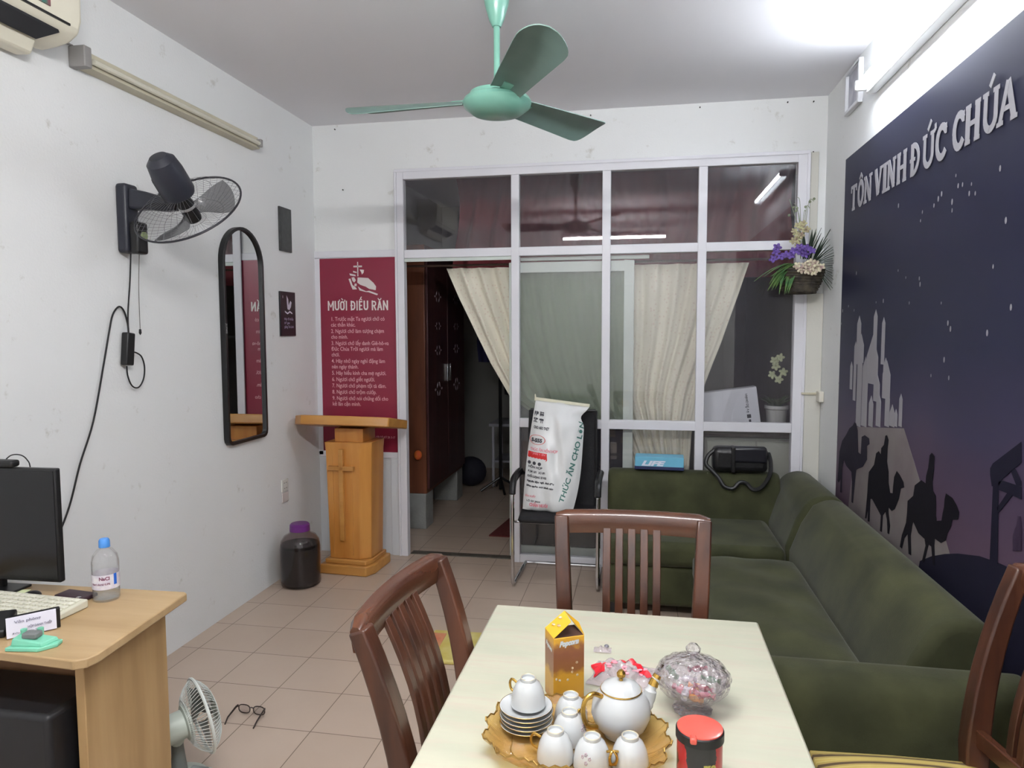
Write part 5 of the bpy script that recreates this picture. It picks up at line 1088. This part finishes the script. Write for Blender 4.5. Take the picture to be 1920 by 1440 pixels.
def curtain_mat():
    m = mat('patterned_beige_cloth', (226, 222, 206), .85, var=.06, vscale=4); nt = m.node_tree; N = nt.nodes; L = nt.links; b = N['Principled BSDF']; src = b.inputs['Base Color'].links[0].from_socket
    tc = N.new('ShaderNodeTexCoord'); vo = N.new('ShaderNodeTexVoronoi'); vo.inputs['Scale'].default_value = 36; vo.inputs['Randomness'].default_value = .6; L.new(tc.outputs['Object'], vo.inputs['Vector'])
    lt = N.new('ShaderNodeMath'); lt.operation = 'LESS_THAN'; lt.inputs[1].default_value = .24; L.new(vo.outputs['Distance'], lt.inputs[0]); mu = N.new('ShaderNodeMath'); mu.operation = 'MULTIPLY'; mu.inputs[1].default_value = .2; L.new(lt.outputs[0], mu.inputs[0])
    mx = N.new('ShaderNodeMix'); mx.data_type = 'RGBA'; L.new(mu.outputs[0], mx.inputs[0]); L.new(src, mx.inputs[6]); mx.inputs[7].default_value = lin((176, 110, 104)); L.new(mx.outputs[2], b.inputs['Base Color']); return m
M_CUR = curtain_mat()
t = curtain('beige_curtain', 'beige patterned curtain drawn aside behind the glazed partition', lerpz([(2.01, .905), (1.8, .985), (1.55, 1.10), (1.35, 1.20), (1.115, 1.345), (.90, 1.66), (.7, 1.86), (.4, 1.95)]), lerpz([(2.02, 2.93), (1.8, 2.875), (1.5, 2.79), (1.22, 2.69), (.9, 2.60), (.4, 2.56)]), .12, 2.015, D+.165, M_CUR, 15, .017, nx=200)
obj('curtain_rod', G().tube([(.0, D+.165, 2.035), (W, D+.165, 2.035)], .008, 8), mat('brown_rod', (80, 60, 50), .5), t)
curtain('maroon_curtain', 'dark maroon hanging cloth high up behind the upper panes', lambda z: .82, lambda z: 3.33, 1.96, 2.80, D+.75, mat('maroon_cloth', (124, 52, 58), .9, var=.35, vscale=3), 11, .035)
# wardrobe on blocks
t = thing('wardrobe', 'reddish brown wooden wardrobe raised on blocks in the dim inner room', 'wardrobe', (0, 0, 0))
M_WR = wood('red_brown_veneer', (120, 70, 46), (92, 52, 36), .4, 2, 4); M_WRD = wood('dark_red_door', (82, 46, 44), (62, 34, 36), .35, 2, 4)
obj('wardrobe_body', bx(.02, .585, 5.33, 6.50, .285, 2.25), M_WR, t, bevel=.004)
for y0, y1 in ((5.345, 5.91), (5.92, 6.485)):
    d = obj('wardrobe_door', bx(.586, .606, y0, y1, .32, 2.22), M_WRD, t, bevel=.003)
    g = G()
    for z, s in ((1.86, 1.), (1.62, .7), (1.42, .9), (1.10, 1.3)):
        for k in range(6):
            a = k*PI/3; g.prism([((y0+y1)/2-.10*(k % 2)+.05+s*r*math.cos(a+e)*.05, z+s*r*math.sin(a+e)*.05) for r, e in ((.2, 0), (.7, .25), (1, 0), (.7, -.25))], 'x', .6062, .6072)
    obj('flower_decals', g, mat('pale_flower_decal', (196, 184, 196), .5), d, smooth=0)
    obj('handle', G().box(.606, .622, y1-.05 if y0 < 5.5 else y0+.03, y1-.03 if y0 < 5.5 else y0+.05, 1.15, 1.30), M_CHROME, d, bevel=.003)
M_CON = mat('concrete_block', (150, 152, 150), .9, var=.2, vscale=10, bump=.3)
for i, (x, y) in enumerate(((.46, 5.43), (.46, 6.40), (.12, 5.43), (.12, 6.40))):
    tag(obj('concrete_block', bx(x-.11, x+.12, y-.11, y+.09, 0, .284), M_CON, bevel=.006), ('grey concrete block under the front corner of the wardrobe', 'grey concrete block under the far front corner of the wardrobe', 'grey concrete block under the wardrobe by the wall', 'grey concrete block under the far wall corner of the wardrobe')[i], 'block', 'blocks under the wardrobe')
tag(obj('red_pouch', G().ball((.525, 5.303, .60), .032, 1, .9, 1.2, 14, 10), mat('red_orange_cloth', (206, 70, 40), .7, col2=(220, 120, 40), vscale=20)), 'small red and orange pouch hanging on the wardrobe side', 'pouch')
t = thing('coat_stand', 'dark coat stand with navy clothes in the inner room', 'coat stand', (.90, 6.75, 0))
obj('pole', G().tube([(0, 0, .02), (0, 0, 1.95)], .016, 8), M_BLACK, t)
for k in range(4): obj('leg', G().tube([(0, 0, .14), (.20*math.cos(k*PI/2+.4), .20*math.sin(k*PI/2+.4), .012)], .012, 8), M_BLACK, t)
def garment(nm, c, x0, x1, z0, z1, y):
    def f(u, v):
        w = .55+.45*math.sin(PI*min(1, v*1.3)*.5); return (x0+(x1-x0)*(.5+(u-.5)*w)+.01*math.sin(7*v), y-.05*math.sin(PI*u)+.012*math.sin(22*u), z1+(z0-z1)*v)
    return obj(nm, G().grid(f, 20, 16, .02, (0, 1, 0)), c, None, smooth=80)
tag(garment('navy_garment', mat('navy_cloth', (34, 34, 74), .9, var=.3), .70, 1.0, 1.28, 1.92, 6.66), 'navy blue garment hanging from the coat stand', 'garment')
tag(garment('dark_garment', mat('black_cloth', (30, 30, 36), .9, var=.3), .92, 1.12, .95, 1.80, 6.84), 'long dark garment hanging behind the navy one', 'garment')
t = thing('side_table', 'pale metal-legged side table in the far dim corner', 'table', (1.25, 7.10, 0))
obj('table_top', bx(-.50, .55, -.2, .3, .62, .65), mat('pale_grey_top', (150, 150, 160), .5), t, bevel=.004)
for x in (-.46, .5):
    for y in (-.17, .26): obj('leg', G().tube([(x, y, 0), (x, y, .62)], .014, 8), mat('pale_grey_metal', (176, 176, 186), .4), t)
obj('lower_shelf', bx(-.46, .5, -.16, .26, .25, .27), mat('pale_grey_top', (150, 150, 160)), t)
tag(obj('dark_bag', G().ball((1.12, 7.05, .745), .14, 1.3, .8, .66, 18, 12), mat('navy_bag', (28, 32, 56), .7, bump=.3, bscale=20)), 'dark blue bag on top of the far side table', 'bag')
tag(obj('dark_bundle', G().ball((.56, 6.90, .16), .15, 1.1, .8, 1., 18, 12), mat('black_bundle', (24, 24, 38), .8, bump=.3, bscale=20)), 'black bundle on the floor beside the far side table', 'bundle')
t = thing('floor_mat', 'dark red floor mat inside the doorway', 'mat', (0, 0, 0))
obj('mat_body', G().prism([(1.115, 5.215), (1.75, 5.20), (1.75, 5.95), (1.20, 5.90)], 'z', .0005, .010), mat('dark_red_pile', (104, 38, 36), .95, var=.3, vscale=60, bump=.3), t)
# cabinet with carton and potted plant behind the right bay
t = thing('low_cabinet', 'pale grey low cabinet behind the right bay of the partition', 'cabinet', (0, 0, 0))
obj('cabinet_body', bx(2.68, 3.345, D+.215, D+.66, 0, .862), mat('pale_grey_cabinet', (172, 172, 162), .5, var=.08), t, bevel=.005)
obj('cabinet_top', bx(2.67, 3.35, D+.205, D+.665, .862, .885), mat('brown_grey_top', (104, 96, 90), .5), t, bevel=.003)
obj('cabinet_door', bx(2.70, 3.01, D+.205, D+.216, .04, .84), mat('pale_grey_door', (182, 184, 172), .5), t, bevel=.003)
obj('cabinet_door', bx(3.02, 3.33, D+.205, D+.216, .04, .84), mat('pale_grey_door', (182, 184, 172)), t, bevel=.003)
t = thing('white_carton', 'white cardboard carton leaning on the cabinet behind the glass', 'carton', (2.855, D+.30, .887), 0)
Rc = rotm('Y', math.radians(9)); g = G(); v = []
g.box(-.24, .20, -.03, .075, .063, .315, rot=rotm('Y', math.radians(-8)) , piv=(.2, 0, .04)); obj('carton_body', g, mat('white_cardboard', (220, 222, 230), .6, var=.04), t, bevel=.003)
g = G(); Rv = rotm('Y', math.radians(-8)); pv = Vector((.2, 0, .04))
cf = lambda x, y: tuple(Rv @ (Vector((.135-y, -.0308, .275-x))-pv)+pv)
put(g, text2d('HÀNG DỄ VỠ', .020, .0006, fit=.13), cf); flat(g, [(.14, -.008), (.165, -.008), (.165, .018), (.14, .018)], cf); flat(g, [(.175, -.005), (.195, -.005), (.195, .010), (.175, .010)], cf)
obj('carton_lettering', g, mat('dark_grey_print', (66, 68, 76), .6), t, smooth=0)
t = thing('potted_plant', 'pale flowering plant in a white pot behind the right pane', 'plant', (3.19, D+.50, .887))
obj('pot', G().lathe([(0, 0), (.055, 0), (.060, .01), (.072, .135), (.082, .145), (.080, .165), (.070, .165), (.066, .145), (.0, .140)], 28), mat('white_pot', (206, 208, 206), .3), t)
rs = random.Random(8); g = G()
for k in range(26): a = rs.uniform(0, 2*PI); leaf(g, (0, 0, .13), (math.cos(a)*.5, math.sin(a)*.5, rs.uniform(.5, 1.2)), rs.uniform(.12, .22), .035, .35)
obj('foliage', g, mat('dim_green_leaf', (96, 116, 84), .6, var=.3), t)
for p in ((-.02, -.05, .44), (.01, -.04, .50), (-.04, -.03, .38), (.03, -.05, .40), (.0, -.06, .35), (-.03, -.05, .48)): obj('pale_flower', blossom(p, .030, (rs.uniform(-.5, .5), -1, .3)), mat('pale_green_petal', (206, 214, 176), .6), t)

# ------------------------------------------------------------------ sub-parts: pieces that belong to a part go one level deeper
def deeper(root_name, child, part):
    for r in [o for o in bpy.data.objects if o.parent is None and o.name.split('.')[0] == root_name]:
        base = [c for c in r.children if c.name.split('.')[0] == part]
        if not base: continue
        for c in [c for c in r.children if c.name.split('.')[0] == child]:
            b = base[0] if len(base) == 1 else min(base, key=lambda q: (sum((v.co for v in q.data.vertices), Vector())/len(q.data.vertices)-sum((v.co for v in c.data.vertices), Vector())/len(c.data.vertices)).length)
            c.parent = b
for a in (('teapot', 'lid_knob', 'lid'), ('teapot', 'lid_rim', 'lid'), ('teapot', 'spout_tip', 'spout'), ('candy_dish', 'lid_knob', 'lid'), ('canister', 'lid_tab', 'lid'), ('wall_fan', 'control_dial', 'control_box'), ('wall_fan', 'cord_knob', 'pull_cord'),
          ('spectacles', 'lens', 'rim'), ('desk_fan', 'button_panel', 'fan_base'), ('desk_fan', 'green_sticker', 'motor_cover'), ('office_chair', 'arm_pad', 'chrome_leg'), ('computer_monitor', 'screen', 'bezel'), ('water_bottle', 'label_lettering', 'label'),
          ('water_bottle', 'label_stripe', 'label'), ('fluorescent_light', 'end_cap', 'housing'), ('wall_socket', 'socket_slots', 'socket_plate'), ('printed_sack', 'tied_corner', 'stitched_hem'), ('paper_punch', 'punch_knob', 'punch_body'), ('air_conditioner', 'louver', 'body'),
          ('saucer', 'gold_rim', 'dish'), ('teacup', 'floral_decal', 'cup_body'), ('teacup', 'foot_mark', 'cup_body'), ('lectern', 'cross', 'column'), ('lectern', 'column_moulding', 'column'), ('ceiling_fan', 'blade_arm', 'blade')):
    deeper(*a)
